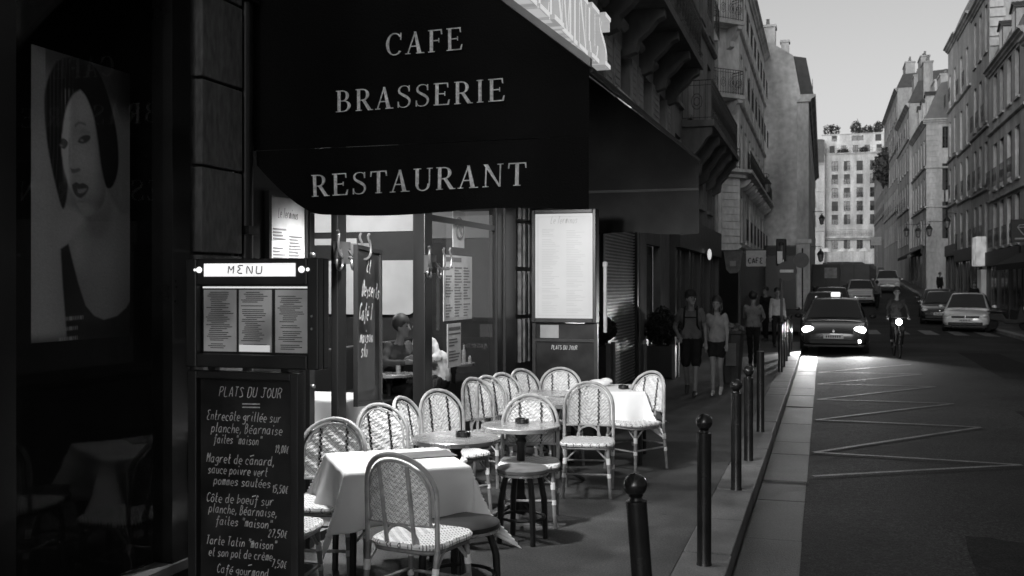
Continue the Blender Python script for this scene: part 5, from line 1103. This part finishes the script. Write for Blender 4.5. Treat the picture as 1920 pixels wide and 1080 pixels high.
car('dark car far right, nose to tail behind the parked dark car', (5.7,57.5,gz(57)-.1), R(-6), .05, W=1.75, H=1.46)
# boxy lorries queued on the hill
def lorry(label, loc, v, W, H, L, poster):
    t = thing('delivery_truck', label, 'truck', loc); pm_ = M('truck_%d' % int(v*1000), v, .5, .3, .15, 2)
    MB().b(-W/2,W/2,-L/2,L/2,.7,H).build('cargo_box', pm_, t, bevel=.03); MB().b(-W/2-.015,W/2+.015,-L/2-.03,-L/2,.62,.72).build('bumper', m_blkp, t); MB().b(-W*.42,W*.42,-L/2+.1,L/2+1.4,.35,.7).build('chassis', m_blkp, t)
    cb = MB().prism([(L/2+.1,.5),(L/2+1.7,.5),(L/2+1.7,1.3),(L/2+1.3,H*.82),(L/2+.1,H*.85)], lambda a, c, d: (d, a, c), -W/2+.05, W/2-.05).build('cab', pm_, t, bevel=.04)
    for s_ in (-1,1):
        for y in (-L/2+.7, L/2+1.0): w_ = MB().lathe([(.2,-.12),(.4,-.12),(.42,0),(.4,.12),(.2,.12)], 18).build('wheel', m_tyre, t, smooth=True); w_.location = (s_*(W/2-.16),y,.42); w_.rotation_euler = (0,R(90),0)
        MB().b(s_*W*.4-.08,s_*W*.4+.08,-L/2-.045,-L/2-.03,.64,.70).build('tail_light', M('tail', .12, .3), t)
    MB().b(-.012,.012,-L/2-.012,-L/2,.75,H-.05).build('door_seam', m_blkp, t)
    if poster: MB().b(-.1,.75,-L/2-.02,-L/2,H-1.0,H-.25).build('rear_sign', M('truck_sign', .22, .6, .3, .4, 3), t)
    return t
lorry('plain dark box lorry filling the street beyond the silver car', (2.1,80,gz(80)-.1), .07, 2.15, 2.25, 4.5, False); lorry('dark van body with a pale sign, left of the plain lorry', (.15,78,gz(78)-.1), .045, 1.9, 2.3, 4.2, True)
# parasols at the far plaza
for i, (x, lab) in enumerate(((.4,'leftmost far white parasol'),(2.9,'second far white parasol'),(4.6,'third far white parasol, above the lorry'),(6.4,'rightmost far white parasol'))):
    t = thing('parasol', lab+' in front of the pale end house', 'parasol', (x,176,gz(176)-.1), 0, 'far white parasols'); MB().lathe([(.9,2.0),(.85,2.15),(.45,2.5),(.03,2.65)], 12).build('canopy', M('parasol_white', .75, .8), t, smooth=True); MB().lathe([(.03,0),(.03,2.5)], 8).build('pole', m_rail, t)

# ------------------------------------------------------------------ people: capsules fused into one skin, clothes by region
def capsule(mb, a, b_, ra, rb, fl=1.0, n=12):
    a, b_ = Vector(a), Vector(b_); d = (b_-a); L = d.length; d = d.normalized() if L > 1e-6 else Vector((0,0,1)); L = max(L, 1e-4)
    P = []; rr = []
    for k in range(4): th = PI/2*(1-k/3.); P.append(a-d*ra*math.sin(th)); rr.append(max(.002, ra*math.cos(th)))
    for k in range(4): th = PI/2*k/3.; P.append(b_+d*rb*math.sin(th)); rr.append(max(.002, rb*math.cos(th)))
    k0 = len(mb.v); mb.tube(P, rr, n)
    if fl != 1.0:
        for i in range(k0, len(mb.v)): v = mb.v[i]; mb.v[i] = (v[0], (a.y+b_.y)/2+(v[1]-(a.y+b_.y)/2)*fl, v[2])
def person(label, loc, rz, J, mats, H=1.7, voxel=.013, hair='short', clothes='tee', cap=False, extra=None, wide=.95):
    """J: joint positions for a 1.7 m figure facing -y. mats: skin, top, bottom, shoe, hair"""
    t = thing('person', label, 'person', loc, rz); s = H/1.7; q = MB(); prim = []
    def cap_(a, b_, ra, rb, mi, fl=1.0): capsule(q, a, b_, ra, rb, fl); prim.append((Vector(a), Vector(b_), ra, rb, mi))
    pe, ch, nk, hd = [Vector(J[k]) for k in ('pelvis','chest','neck','head')]; bot = 2; longp = clothes in ('long',); lng_sl = J.get('sleeve', 'short') == 'long'
    cap_(pe+Vector((-.06,0,0)), pe+Vector((.06,0,0)), .115, .115, 2, .95); cap_(pe+Vector((0,0,.05)), ch, .125, .135, 1, .78); cap_(ch+Vector((-.07,0,0)), ch+Vector((.07,0,0)), .125, .125, 1, .85)
    if clothes == 'blouse': cap_(pe+Vector((-.05,0,.07)), pe+Vector((-.03,0,.2)), .135, .115, 1, .95); cap_(pe+Vector((.05,0,.07)), pe+Vector((.03,0,.2)), .135, .115, 1, .95)
    if clothes in ('tee', 'long'): cap_(pe+Vector((-.06,0,.05)), pe+Vector((-.05,0,.24)), .125, .10, 1, .95); cap_(pe+Vector((.06,0,.05)), pe+Vector((.05,0,.24)), .125, .10, 1, .95)
    cap_(ch+Vector((0,0,.08)), nk, .07, .052, 0); cap_(nk, hd, .05, .05, 0)
    fw = Vector(J.get('look', (0,-1,0))).normalized(); rt_ = Vector((fw.y, -fw.x, 0)).normalized()
    cap_(hd+Vector((0,0,.045)), hd+Vector((0,0,-.01))+fw*.012, .088, .075, 0); cap_(hd+fw*.04+Vector((0,0,-.07)), hd+fw*.02+Vector((0,0,-.03)), .045, .06, 0); cap_(hd+fw*.088+Vector((0,0,.015)), hd+fw*.108+Vector((0,0,-.018)), .012, .016, 0)
    for sd_ in (-1,1): cap_(hd+rt_*sd_*.082+Vector((0,0,.01)), hd+rt_*sd_*.084+Vector((0,0,-.02)), .016, .012, 0)
    for S_d, sg in (('l',1),('r',-1)):
        sh, el, wr = [Vector(J[k+'_'+S_d]) for k in ('shoulder','elbow','wrist')]; hp, kn, an = [Vector(J[k+'_'+S_d]) for k in ('hip','knee','ankle')]
        cap_(ch+Vector((sg*.08,0,.05)), sh, .07, .055, 1); cap_(sh, el, .050, .042, 1 if lng_sl else 0)
        if not lng_sl: cap_(sh, sh.lerp(el,.55), .058, .062, 1)
        cap_(el, wr, .044 if lng_sl else .040, .034 if lng_sl else .027, 1 if lng_sl else 0)
        hdv = (wr-el).normalized(); hdv = Vector(J.get('hand_'+S_d, hdv)).normalized(); side = hdv.cross(Vector((0,1,0.2))).normalized(); nrm = hdv.cross(side)
        pc = wr+hdv*.045; cap_(wr+hdv*.01, wr+hdv*.075, .026, .034, 0)
        for k, (o, ln) in enumerate(((-.026,.055),(-.009,.068),(.009,.072),(.026,.062))):
            a = wr+hdv*.085+side*o; m_ = a+hdv*ln*.55+nrm*.008; e = a+hdv*ln*.9+nrm*.028; cap_(a, m_, .0105, .0095, 0); cap_(m_, e, .0095, .008, 0)
        th0 = wr+hdv*.03-side*.03*sg; cap_(th0, th0+hdv*.045-side*.022*sg+nrm*.012, .013, .010, 0)
        cap_(hp, kn, .088, .058, 2 if (longp or clothes == 'long') else 0); cap_(kn, an, .056, .038, 2 if longp else 0)
        if longp: cap_(hp, kn, .092, .066, 2); cap_(kn, an+Vector((0,0,.03)), .066, .052, 2)
        else:
            f_ = .9 if clothes == 'tee' else .42; cap_(hp, hp.lerp(kn,f_), .105, .088 if f_ > .5 else .1, 2); cap_(hp+Vector((-sg*.02,0,-.02)), hp.lerp(kn,f_*.6), .1, .09, 2)
        tf = Vector(J.get('toe_'+S_d, (0,-1,0))).normalized(); cap_(an+Vector((0,0,-.035)), an+tf*.15+Vector((0,0,-.055)), .045, .034, 3); cap_(an+Vector((0,0,.0)), an-tf*.045+Vector((0,0,-.05)), .038, .034, 3)
    me = bpy.data.meshes.new('tmp'); me.from_pydata(q.v, [], q.f); tmp = bpy.data.objects.new('tmp', me); col.objects.link(tmp)
    bm = bmesh.new(); bm.from_mesh(me); bmesh.ops.recalc_face_normals(bm, faces=bm.faces); bm.to_mesh(me); bm.free()
    rm = tmp.modifiers.new('r','REMESH'); rm.mode = 'VOXEL'; rm.voxel_size = voxel; sm_ = tmp.modifiers.new('s','SMOOTH'); sm_.factor = .5; sm_.iterations = 3
    dg = bpy.context.evaluated_depsgraph_get(); nm = bpy.data.meshes.new_from_object(tmp.evaluated_get(dg)); bpy.data.objects.remove(tmp); bpy.data.meshes.remove(me)
    cen = np.empty(len(nm.polygons)*3); nm.polygons.foreach_get('center', cen); cen = cen.reshape(-1,3); best = np.full(len(cen), 1e9); idx = np.zeros(len(cen), int)
    for a, b_, ra, rb, mi in prim:
        A = np.array(a); D = np.array(b_)-A; dd = max(1e-9, D@D); tt = np.clip(((cen-A)@D)/dd, 0, 1); dist = np.linalg.norm(cen-A-tt[:,None]*D, axis=1)-(ra+(rb-ra)*tt); mk = dist < best; best[mk] = dist[mk]; idx[mk] = mi
    co = np.empty(len(nm.vertices)*3); nm.vertices.foreach_get('co', co); co = co.reshape(-1,3); nn = np.empty(len(nm.vertices)*3); nm.vertices.foreach_get('normal', nn); nn = nn.reshape(-1,3)
    clo = np.zeros(len(co)); pv = np.zeros(len(co)); 
    for pl_ in nm.polygons:
        if idx[pl_.index] in (1, 2):
            for vi in pl_.vertices: clo[vi] = 1
    ph_ = loc[1]; fold = np.sin(co[:,2]*38+9*np.sin(co[:,0]*11+ph_)+6*np.sin(co[:,1]*13))*.5+np.sin(co[:,0]*46+co[:,2]*17+5*np.sin(co[:,2]*9+ph_))*.5
    co = co+nn*(clo*fold*.0065)[:,None]; nm.vertices.foreach_set('co', co.ravel())
    for m in mats[:4]: nm.materials.append(m)
    nm.polygons.foreach_set('material_index', idx); nm.shade_smooth(); nm.name = 'body'
    bo_ = bpy.data.objects.new('body', nm); col.objects.link(bo_); bo_.parent = t; bo_.scale = (s*wide,s*wide,s)
    def child(mb, name, mat): o = mb.build(name, mat, t, smooth=True); o.scale = (s*wide,s*wide,s); return o
    hq = MB(); hc = hd+Vector((0,0,.05))-fw*.012
    if hair != 'none':
        hq.sphere(hc+Vector((0,0,.012))-fw*.008, .108, 18, 0, (.98,1.0,.98)); 
        if hair == 'long': capsule(hq, hc-fw*.05+Vector((0,0,.0)), hc-fw*.05+Vector((0,0,-.2)), .075, .05); capsule(hq, hc+rt_*.075, hc+rt_*.08+Vector((0,0,-.17)), .035, .025); capsule(hq, hc-rt_*.075, hc-rt_*.08+Vector((0,0,-.17)), .035, .025)
        if hair == 'bun': hq.sphere(hc-fw*.07+Vector((0,0,.08)), .045, 10)
        k0 = hc+fw*.06
        vv = [Vector(v) for v in hq.v]
        for i, v in enumerate(vv):                       # keep the face clear
            d = (v-hd); fwd = d.dot(fw)
            if fwd > .05 and d.z < .055: hq.v[i] = tuple(v-fw*(fwd-.045)*1.0)
        child(hq, 'hair', mats[4])
    eq = MB()
    for sd_ in (-1,1): eq.sphere(hd+fw*.082+rt_*sd_*.032+Vector((0,0,.022)), .011, 8)
    child(eq, 'eyes', m_blkp)
    if cap:
        cq = MB().sphere(hc+Vector((0,0,.03)), .104, 14, 0, (1,1.03,.85)); pts = []
        for k in range(9): a = PI*(k/8-.5); d = fw*math.cos(a)*.11+rt_*math.sin(a)*.085; pts.append(hc+fw*.07+d+Vector((0,0,.0)))
        cq.add([tuple(p) for p in pts]+[tuple(p+Vector((0,0,.012))) for p in pts], [tuple(range(9))[::-1], tuple(range(9,18))]+[(i,(i+1)%9,9+(i+1)%9,9+i) for i in range(9)]); child(cq, 'cap', mats[4])
    if extra: extra(t, child)
    return t
def walk(st=.18, bend=0., armL=None, armR=None):
    J = dict(pelvis=(0,0,.93), chest=(0,-.01,1.27), neck=(0,-.015,1.44), head=(0,-.03,1.58), shoulder_l=(.17,0,1.38), shoulder_r=(-.17,0,1.38), elbow_l=(.22,.03,1.11), elbow_r=(-.22,.0,1.11), wrist_l=(.23,-.06,.88), wrist_r=(-.23,-.04,.88),
     hip_l=(.09,0,.9), hip_r=(-.09,0,.9), knee_l=(.09,-.10,.5), knee_r=(-.09,.03,.49), ankle_l=(.085,-st,.095), ankle_r=(-.085,st*.8,.11))
    if armL: J.update(elbow_l=armL[0], wrist_l=armL[1])
    if armR: J.update(elbow_r=armR[0], wrist_r=armR[1])
    return J
SK = M('skin', .15, .55, .3, .08, 20); HR = M('hair_dark', .012, .5, .4, .4, 50, stretch=(1,1,.2)); TS = M('tee_grey', .095, .9, .1, .12, 9, .3, 30); BLS = M('blouse_pale', .17, .9, .1, .12, 9, .3, 30); DK = M('cloth_black', .012, .9, .1, .3, 9); SHO = M('shoe', .03, .6); SHW = M('shoe_pale', .35, .6); JK = M('jacket_grey', .13, .85, .15, .2, 8, .3, 25)
J = walk(.25, armR=((-.29,.06,1.12),(-.2,-.09,.95)), armL=((.23,.1,1.12),(.25,.02,.88))); J['look'] = (.55,-.85,0); J['knee_r'] = (-.09,.0,.5); J['ankle_r'] = (-.085,.22,.16); J['toe_r'] = (0,-.9,-.5)
def straps(t, child):
    for s_ in (-1,1):
        q = MB(); q.tube([(s_*.1,.06,1.45),(s_*.105,-.06,1.44),(s_*.11,-.125,1.32),(s_*.115,-.12,1.16),(s_*.15,-.02,1.06)], .018, 6); child(q, 'backpack_strap', DK)
    child(MB().sphere((0,.19,1.24), .15, 12, 0, (1,.65,1.35)), 'backpack', DK)
    child(MB().b(-.1,.1,-.135,-.125,1.27,1.29), 'chest_strap', DK)
person('person in dark cap, grey t-shirt and black shorts walking toward us', (-2.06,16.6,0), R(2), J, [SK,TS,DK,SHO,M('cap_black',.015,.8)], 1.68, cap=True, clothes='tee', extra=straps)
J = walk(-.2, armL=((.21,-.04,1.12),(.22,-.14,.9)), armR=((-.2,.09,1.12),(-.21,.06,.88))); J['look'] = (-.1,-1,0); J['knee_l'] = (.07,.0,.5); J['knee_r'] = (-.06,-.1,.5); J['ankle_l'] = (.06,.18,.15); J['ankle_r'] = (-.05,-.16,.095); J['toe_l'] = (0,-.9,-.5); person('person in pale blouse and dark shorts walking beside the capped person', (-1.66,16.7,0), R(-3), J, [SK,BLS,DK,SHW,HR], 1.58, hair='long', clothes='blouse', wide=.86)
J = walk(.1, armL=((.24,-.1,1.15),(.12,-.3,1.08)), armR=((-.24,-.1,1.15),(-.12,-.3,1.05))); J['sleeve'] = 'long'; person('person in grey jacket and black trousers walking away up the pavement', (-1.45,22.3,0), R(170), J, [SK,JK,DK,SHO,HR], 1.62, hair='bun', clothes='long')
J = walk(.05); J['sleeve'] = 'long'; person('person in white top standing far up the pavement by the signs', (-1.25,29.5,0), R(20), J, [SK,M('top_white',.32,.9),DK,SHO,HR], 1.68, clothes='long', voxel=.016)
J = walk(.08); J['sleeve'] = 'long'; person('dark figure standing in the far pavement group', (-1.75,33.0,0), R(-30), J, [SK,DK,DK,SHO,HR], 1.7, clothes='long', voxel=.016)
J = walk(.2); J['sleeve'] = 'long'
person('person with backpack crossing the street beyond the silver car', (2.95,62.5,gz(62.5)-.08), R(165), J, [SK,M('coat_grey',.1,.9),DK,SHO,HR], 1.7, clothes='long', voxel=.016, extra=lambda t, c: c(MB().sphere((0,.2,1.24), .16, 12, 0, (1,.65,1.35)), 'backpack', TS))
for i, (x, y, a, lab) in enumerate(((7.5,74,20,'dark figure on the right pavement under the lanterns'),(7.3,56,-10,'dark figure passing the lit white shop panel'))):
    J = walk(.15); J['sleeve'] = 'long'; person(lab, (x,y,gz(y)), R(a), J, [SK,DK,DK,SHO,HR], 1.72, clothes='long', voxel=.018)
# seated guests inside the café
def sit(armL, armR, lean_=.1, ):
    return dict(pelvis=(0,0,.52), chest=(0,-lean_,.86), neck=(0,-lean_-.03,1.03), head=(0,-lean_-.06,1.17), shoulder_l=(.17,-lean_,.97), shoulder_r=(-.17,-lean_,.97), elbow_l=armL[0], wrist_l=armL[1], elbow_r=armR[0], wrist_r=armR[1],
     hip_l=(.09,-.02,.51), hip_r=(-.09,-.02,.51), knee_l=(.12,-.43,.5), knee_r=(-.12,-.43,.5), ankle_l=(.12,-.42,.09), ankle_r=(-.1,-.35,.09))
cs_ = thing('banquette', 'dark banquette seat inside the café under the guests', 'seat', (-5.3,12.0,0)); MB().b(-.5,.5,-1.6,2.4,.1,.46).build('seat', m_lea, cs_, bevel=.03); MB().b(-.62,-.5,-1.6,2.4,.1,1.0).build('backrest', m_lea, cs_, bevel=.03)
J = sit(((.28,-.22,.78),(.18,-.46,.80)), ((-.28,-.2,.78),(-.2,-.44,.80)), .16); J['sleeve'] = 'long'; J['look'] = (.3,-1,0)
person('seated guest in dark jacket facing right behind the tall chalkboard', (-5.15,11.55,0), R(70), J, [SK,M('guest_coat',.05,.9),DK,SHO,M('hair_grey',.03,.6)], 1.84, clothes='long', voxel=.014)
J = sit(((.3,-.2,.8),(.2,-.45,.80)), ((-.3,-.2,.8),(-.18,-.46,.80)), .2); J['sleeve'] = 'long'; J['look'] = (0,-1,-.2)
person('seated guest in bright white shirt leaning over the inner table', (-4.66,12.0,0), R(-35), J, [SK,M('shirt_white',.75,.85,.15,.06,6,.3,20),DK,SHO,HR], 1.9, clothes='long', voxel=.014)
m_gl2 = M('glassware', .35, .08, .8, .3, 30)
for i, (x, y, lab) in enumerate(((-4.85,11.15,'small glass on the left inner café table'),(-5.05,11.05,'second small glass on the left inner café table'),(-4.7,12.85,'stemmed glass on the right inner café table'),(-4.6,13.0,'pepper pot on the right inner café table'),(-4.72,13.1,'bottle on the right inner café table'))):
    prof = [[(.02,0),(.03,.004),(.028,.1),(.026,.1)],[(.02,0),(.03,.004),(.032,.12),(.029,.12)],[(.03,0),(.03,.004),(.006,.01),(.006,.08),(.04,.14),(.045,.18)],[(.022,0),(.022,.07),(.012,.09),(.012,.1)],[(.03,0),(.03,.14),(.012,.19),(.012,.24)]][i]
    tag(MB().lathe(prof, 14).build('glass' if i < 3 else ('pepper_pot' if i == 3 else 'bottle'), m_gl2, smooth=True, loc=(x,y,.732)), lab, 'glass' if i < 3 else ('pot' if i == 3 else 'bottle'))
# cyclist
t = thing('bicycle', 'bicycle with a dazzling headlight ridden toward us', 'bicycle', (1.8,28.0,-.08), R(4)); 
def wheel(y):
    w_ = MB().tube([(0, y+.33*math.cos(a), .34+.33*math.sin(a)) for a in [k*PI/16 for k in range(32)]], .02, 6, True).build('wheel', m_tyre, t, smooth=True); q = MB()
    for k in range(14): a = k*PI/7; q.tube([(0,y,.34),(0,y+.32*math.cos(a),.34+.32*math.sin(a))], .002, 3)
    q.build('spokes', m_chrome, w_)
wheel(-.52); wheel(.52)
q = MB(); 
for a, b_ in (((0,-.4,.85),(0,.1,.85)),((0,-.38,.75),(0,.05,.3)),((0,.05,.3),(0,.14,.9)),((0,.05,.3),(.0,.52,.34)),((0,.12,.8),(0,.52,.34))): q.tube([a,b_], .018, 6)
q.build('frame', m_iron, t, smooth=True); MB().tube([(0,-.36,.95),(0,-.42,.7),(.04,-.5,.45),(.04,-.52,.34)], .015, 6).build('fork', m_iron, t, smooth=True); MB().tube([(-.3,-.28,1.02),(-.2,-.38,1.04),(0,-.4,1.02),(.2,-.38,1.04),(.3,-.28,1.02)], .013, 6).build('handlebar', m_iron, t, smooth=True)
MB().sphere((0,.16,.93), .1, 10, 0, (.8,1.3,.4)).build('saddle', m_lea, t, smooth=True); MB().tube([(-.14,.05,.22),(0,.05,.3),(.14,.05,.38)], .012, 5).build('pedals', m_iron, t)
hl = MB().sphere((0,-.46,.92), .075, 12).build('headlight', EM('bike_lamp', 1, 40), t, smooth=True)
ld = bpy.data.lights.new('bike_beam', 'SPOT'); ld.energy = 40; ld.spot_size = R(50); ld.spot_blend = .8; lo = bpy.data.objects.new('bike_beam', ld); col.objects.link(lo); lo.parent = hl; lo.location = (0,-.54,.92); lo.rotation_euler = (R(72),0,PI)
J = dict(pelvis=(0,.16,1.02), chest=(0,.02,1.36), neck=(0,-.04,1.53), head=(0,-.07,1.67), shoulder_l=(.18,0,1.46), shoulder_r=(-.18,0,1.46), elbow_l=(.28,-.08,1.22), elbow_r=(-.28,-.08,1.22), wrist_l=(.28,-.24,1.06), wrist_r=(-.28,-.24,1.06), hip_l=(.1,.14,.99), hip_r=(-.1,.14,.99), knee_l=(.13,-.16,.72), knee_r=(-.13,-.22,.85), ankle_l=(.12,.0,.32), ankle_r=(-.12,.02,.46), sleeve='long')
person('dark clad rider on the bicycle in the middle of the street', (1.8,28.0,-.08), R(4), J, [M('skin_dim',.2,.6),M('coat_dark',.025,.85),DK,SHO,HR], 1.7, clothes='long')
# parked scooter by the right kerb
t = thing('motor_scooter', 'dark scooter parked beyond the nose of the white hatchback', 'scooter', (6.9,43.5,0), R(70))
for y in (-.6,.6): w_ = MB().lathe([(.1,-.05),(.22,-.05),(.24,0),(.22,.05),(.1,.05)], 16).build('wheel', m_tyre, t, smooth=True); w_.location = (0,y,.24); w_.rotation_euler = (0,R(90),0)
MB().prism([(-.62,.3),(-.45,.28),(-.3,.25),(.1,.25),(.2,.35),(.75,.4),(.8,.62),(.2,.68),(.05,.45),(-.3,.42),(-.42,.95),(-.52,.95)], lambda a, c, d: (d, a, c), -.16, .16).build('body', m_blkp, t, bevel=.04); MB().sphere((0,.42,.74), .16, 12, 0, (.9,2.3,.4)).build('seat', m_lea, t, smooth=True)
MB().tube([(-.32,-.36,1.02),(0,-.45,1.0),(.32,-.36,1.02)], .018, 6).build('handlebar', m_blkp, t, smooth=True); MB().sphere((0,-.54,.86), .07, 10).build('headlight', M('headlamp', .5), t, smooth=True)

# ------------------------------------------------------------------ signs, lanterns, street furniture
t = thing('no_entry_sign', 'dark round no-entry sign with pale bar on a pole', 'sign', (-.98,25.5,0)); MB().lathe([(.035,0),(.035,2.75)], 10).build('pole', M('pole_grey', .10, .5), t, smooth=True)
MB().prism([(.24*math.cos(a), .24*math.sin(a)) for a in [k*PI/14 for k in range(28)]], lambda a, b_, d: (a+.12, d-.05, 2.12+b_), -.015, .005).build('disc', M('sign_red', .035, .4), t); MB().b(-.04,.28,-.075,-.068,2.085,2.155).build('bar', M('sign_white', .6, .5), t)
MB().b(-.1,.02,-.06,.02,2.3,2.6).build('street_plate', M('sign_white', .6, .5), t)
t = thing('traffic_light', 'dark traffic light with a small lit lens beside the party wall', 'traffic light', (-1.3,33.5,0)); MB().lathe([(.05,0),(.05,2.4)], 10).build('pole', m_bol, t, smooth=True); MB().b(-.16,.16,-.12,.12,2.4,3.25).build('housing', m_blkp, t, bevel=.03)
for k, z in enumerate((2.55,2.82,3.08)): MB().sphere((.0,-.12,z), .08, 10, 0, (1,.4,1)).build('lens', EM('amber', .6, .5) if k == 0 else m_blkp, t, smooth=True)
t = thing('round_sign', 'grey round sign seen from behind near the pale pier', 'sign', (-.85,44,0)); MB().lathe([(.03,0),(.03,3.3)], 8).build('pole', m_bol, t); MB().prism([(.32*math.cos(a), .32*math.sin(a)) for a in [k*PI/14 for k in range(28)]], lambda a, b_, d: (a-.05, d-.05, 2.8+b_), -.015, .005).build('disc', M('sign_back', .10, .5), t)
t = thing('hanging_sign', 'white café sign board projecting from the corner building', 'sign', (-3.1,40.6,2.5)); MB().b(.2,.95,-.04,.04,.0,.62).build('board', M('sign_board', .38, .6), t); q = MB(); hand(q, 'CAFE', .27, .12, .2, .035, lambda a, b_: (a, -.045, b_), 0, 0); q.build('lettering', m_blkp, t); MB().b(-.2,.95,-.02,.02,.62,.66).build('bracket', m_iron, t)
t = thing('hanging_sign', 'dark shield-shaped hanging sign left of the white café board', 'sign', (-3.2,34.3,2.15)); MB().prism([(-.3,.75),(.32,.75),(.24,.15),(.12,.02),(-.1,.02),(-.22,.15)], lambda a, b_, d: (a+.32, d, b_), -.05, .05).build('shield', M('shield', .09, .5, .3, .3, 6), t); MB().b(.22,.42,-.06,-.05,.25,.42).build('emblem', M('emblem', .2, .5), t); MB().b(-.2,.7,-.02,.02,.75,.79).build('bracket', m_iron, t)
m_lg = M('lantern_glass', .22, .15, .6, .3, 6)
def lantern(label, loc, dx, lit=False, post=0):
    t = thing('street_lantern', label, 'lantern', loc, 0, 'iron street lanterns')
    if post: MB().lathe([(.09,-post),(.07,-post+.4),(.045,-post+.6),(.04,-.1)], 10).build('post', m_iron, t, smooth=True)
    else:
        MB().tube([(-dx,0,.95),(0,0,.98)], .018, 6).build('bracket', m_iron, t); MB().tube([(0,0,.98),(0,0,.82)], .014, 6).build('hanger', m_iron, t); MB().tube([(.12*math.cos(a),0,.88+.1*math.sin(a)) for a in [k*PI/6 for k in range(12)]], .012, 5, True).build('scroll', m_iron, t)
    MB().lathe([(.13,0),(.2,.42)], 6).build('glass', m_lg, t); q = MB()
    for k in range(6): a = k*PI/3; q.tube([(.135*math.cos(a),.135*math.sin(a),0),(.205*math.cos(a),.205*math.sin(a),.42)], .014, 4)
    q.lathe([(.14,-.03),(.14,.0),(.05,-.08)], 6); q.build('cage', m_iron, t); MB().lathe([(.26,.42),(.24,.46),(.12,.66),(.06,.7),(.06,.78),(.01,.84)], 6).build('cap', m_iron, t)
lantern('wall lantern on a long bracket against the blank party wall', (-2.85,54.5,6.6), .5)
lantern('rightmost iron lantern of the right-hand row, before the quoined house', (7.9,73.5,5.6), -.6); lantern('lantern hung second from right on the right-hand row', (7.2,78,5.3), -1.3); lantern('lantern hung third from right on the right-hand row', (7.0,84.5,5.5), -.7); lantern('smallest lantern, leftmost of the right-hand row', (6.7,92,5.9), -.9)
lantern('lantern on the far left against the pale end house', (-.15,84,6.6), .7); lantern('lower far lantern just right of the party wall', (-.2,72,3.4), .65)
t = thing('hanging_sign', 'black square sign with a pale diamond emblem over the right shops', 'sign', (8.2,46.5,3.55)); MB().b(-.75,.2,-.06,.06,0,.95).build('board', m_blkp, t, bevel=.02)
q = MB()
for a, b_, c in (((-.5,.62),(-.05,.62),0),((-.5,.62),(-.275,.3),0),((-.05,.62),(-.275,.3),0),((-.42,.72),(-.13,.72),0),((-.42,.72),(-.5,.62),0),((-.13,.72),(-.05,.62),0)): q.tube([(a[0],-.065,a[1]),(b_[0],-.065,b_[1])], .022, 5)
q.build('emblem', M('emblem_pale', .25, .5), t); MB().b(-.6,.05,-.066,-.06,.12,.18).build('lettering', M('emblem_pale', .25, .5), t)
t = thing('street_panel', 'tall dark panel in a metal frame cut by the right edge', 'panel', (6.95,29.8,0)); MB().b(-1.0,.9,-.1,.1,.25,3.1).build('panel', M('panel_dark', .02, .4, .4, .3, 3), t); q = MB()
for x in (-1.05,.95): q.b(x-.05,x+.05,-.14,.14,-.05,3.2)
for z in (.2,1.35,1.95,3.15): q.b(-1.0,.9,-.13,.13,z,z+.07)
q.build('frame', M('panel_frame', .05, .4), t); MB().b(-1.3,1.2,-.35,.35,-.03,.06).build('foot', m_iron, t)
t = thing('planter', 'tapered dark planter with pale scraps on top beside the walkers', 'planter', (-1.58,18.6,0)); MB().add([],[]).lathe([(.13,0),(.15,.05),(.22,.9),(.25,.92),(.25,.97),(.2,.97),(.18,.9)], 8).build('pot', M('pot_grey', .05, .6, .3, .3, 6), t)
q = leaves(140, (.22,.22,.1), .06, 5, .2).build('foliage', M('dry_leaf', .16, .8, .2, .4, 20), t); q.location.z = 1.0
MB().b(-.09,.09,-.235,-.205,.35,.75).build('notice', M('pot_notice', .12, .6), t)
t = thing('street_post', 'pale lamp post with box head far up the street', 'street post', (4.35,92,gz(92))); MB().lathe([(.05,0),(.05,3.6)], 8).build('post', M('pale_post', .35, .5), t); MB().b(-.5,.35,-.1,.1,3.5,4.2).build('head', M('pale_head', .4, .5), t)

# ------------------------------------------------------------------ put every building's Empty at its own base
for o, c in BL:
    o.location = c
    for ch in o.children: ch.location = (ch.location.x-c[0], ch.location.y-c[1], ch.location.z-c[2])
bpy.context.view_layer.update()
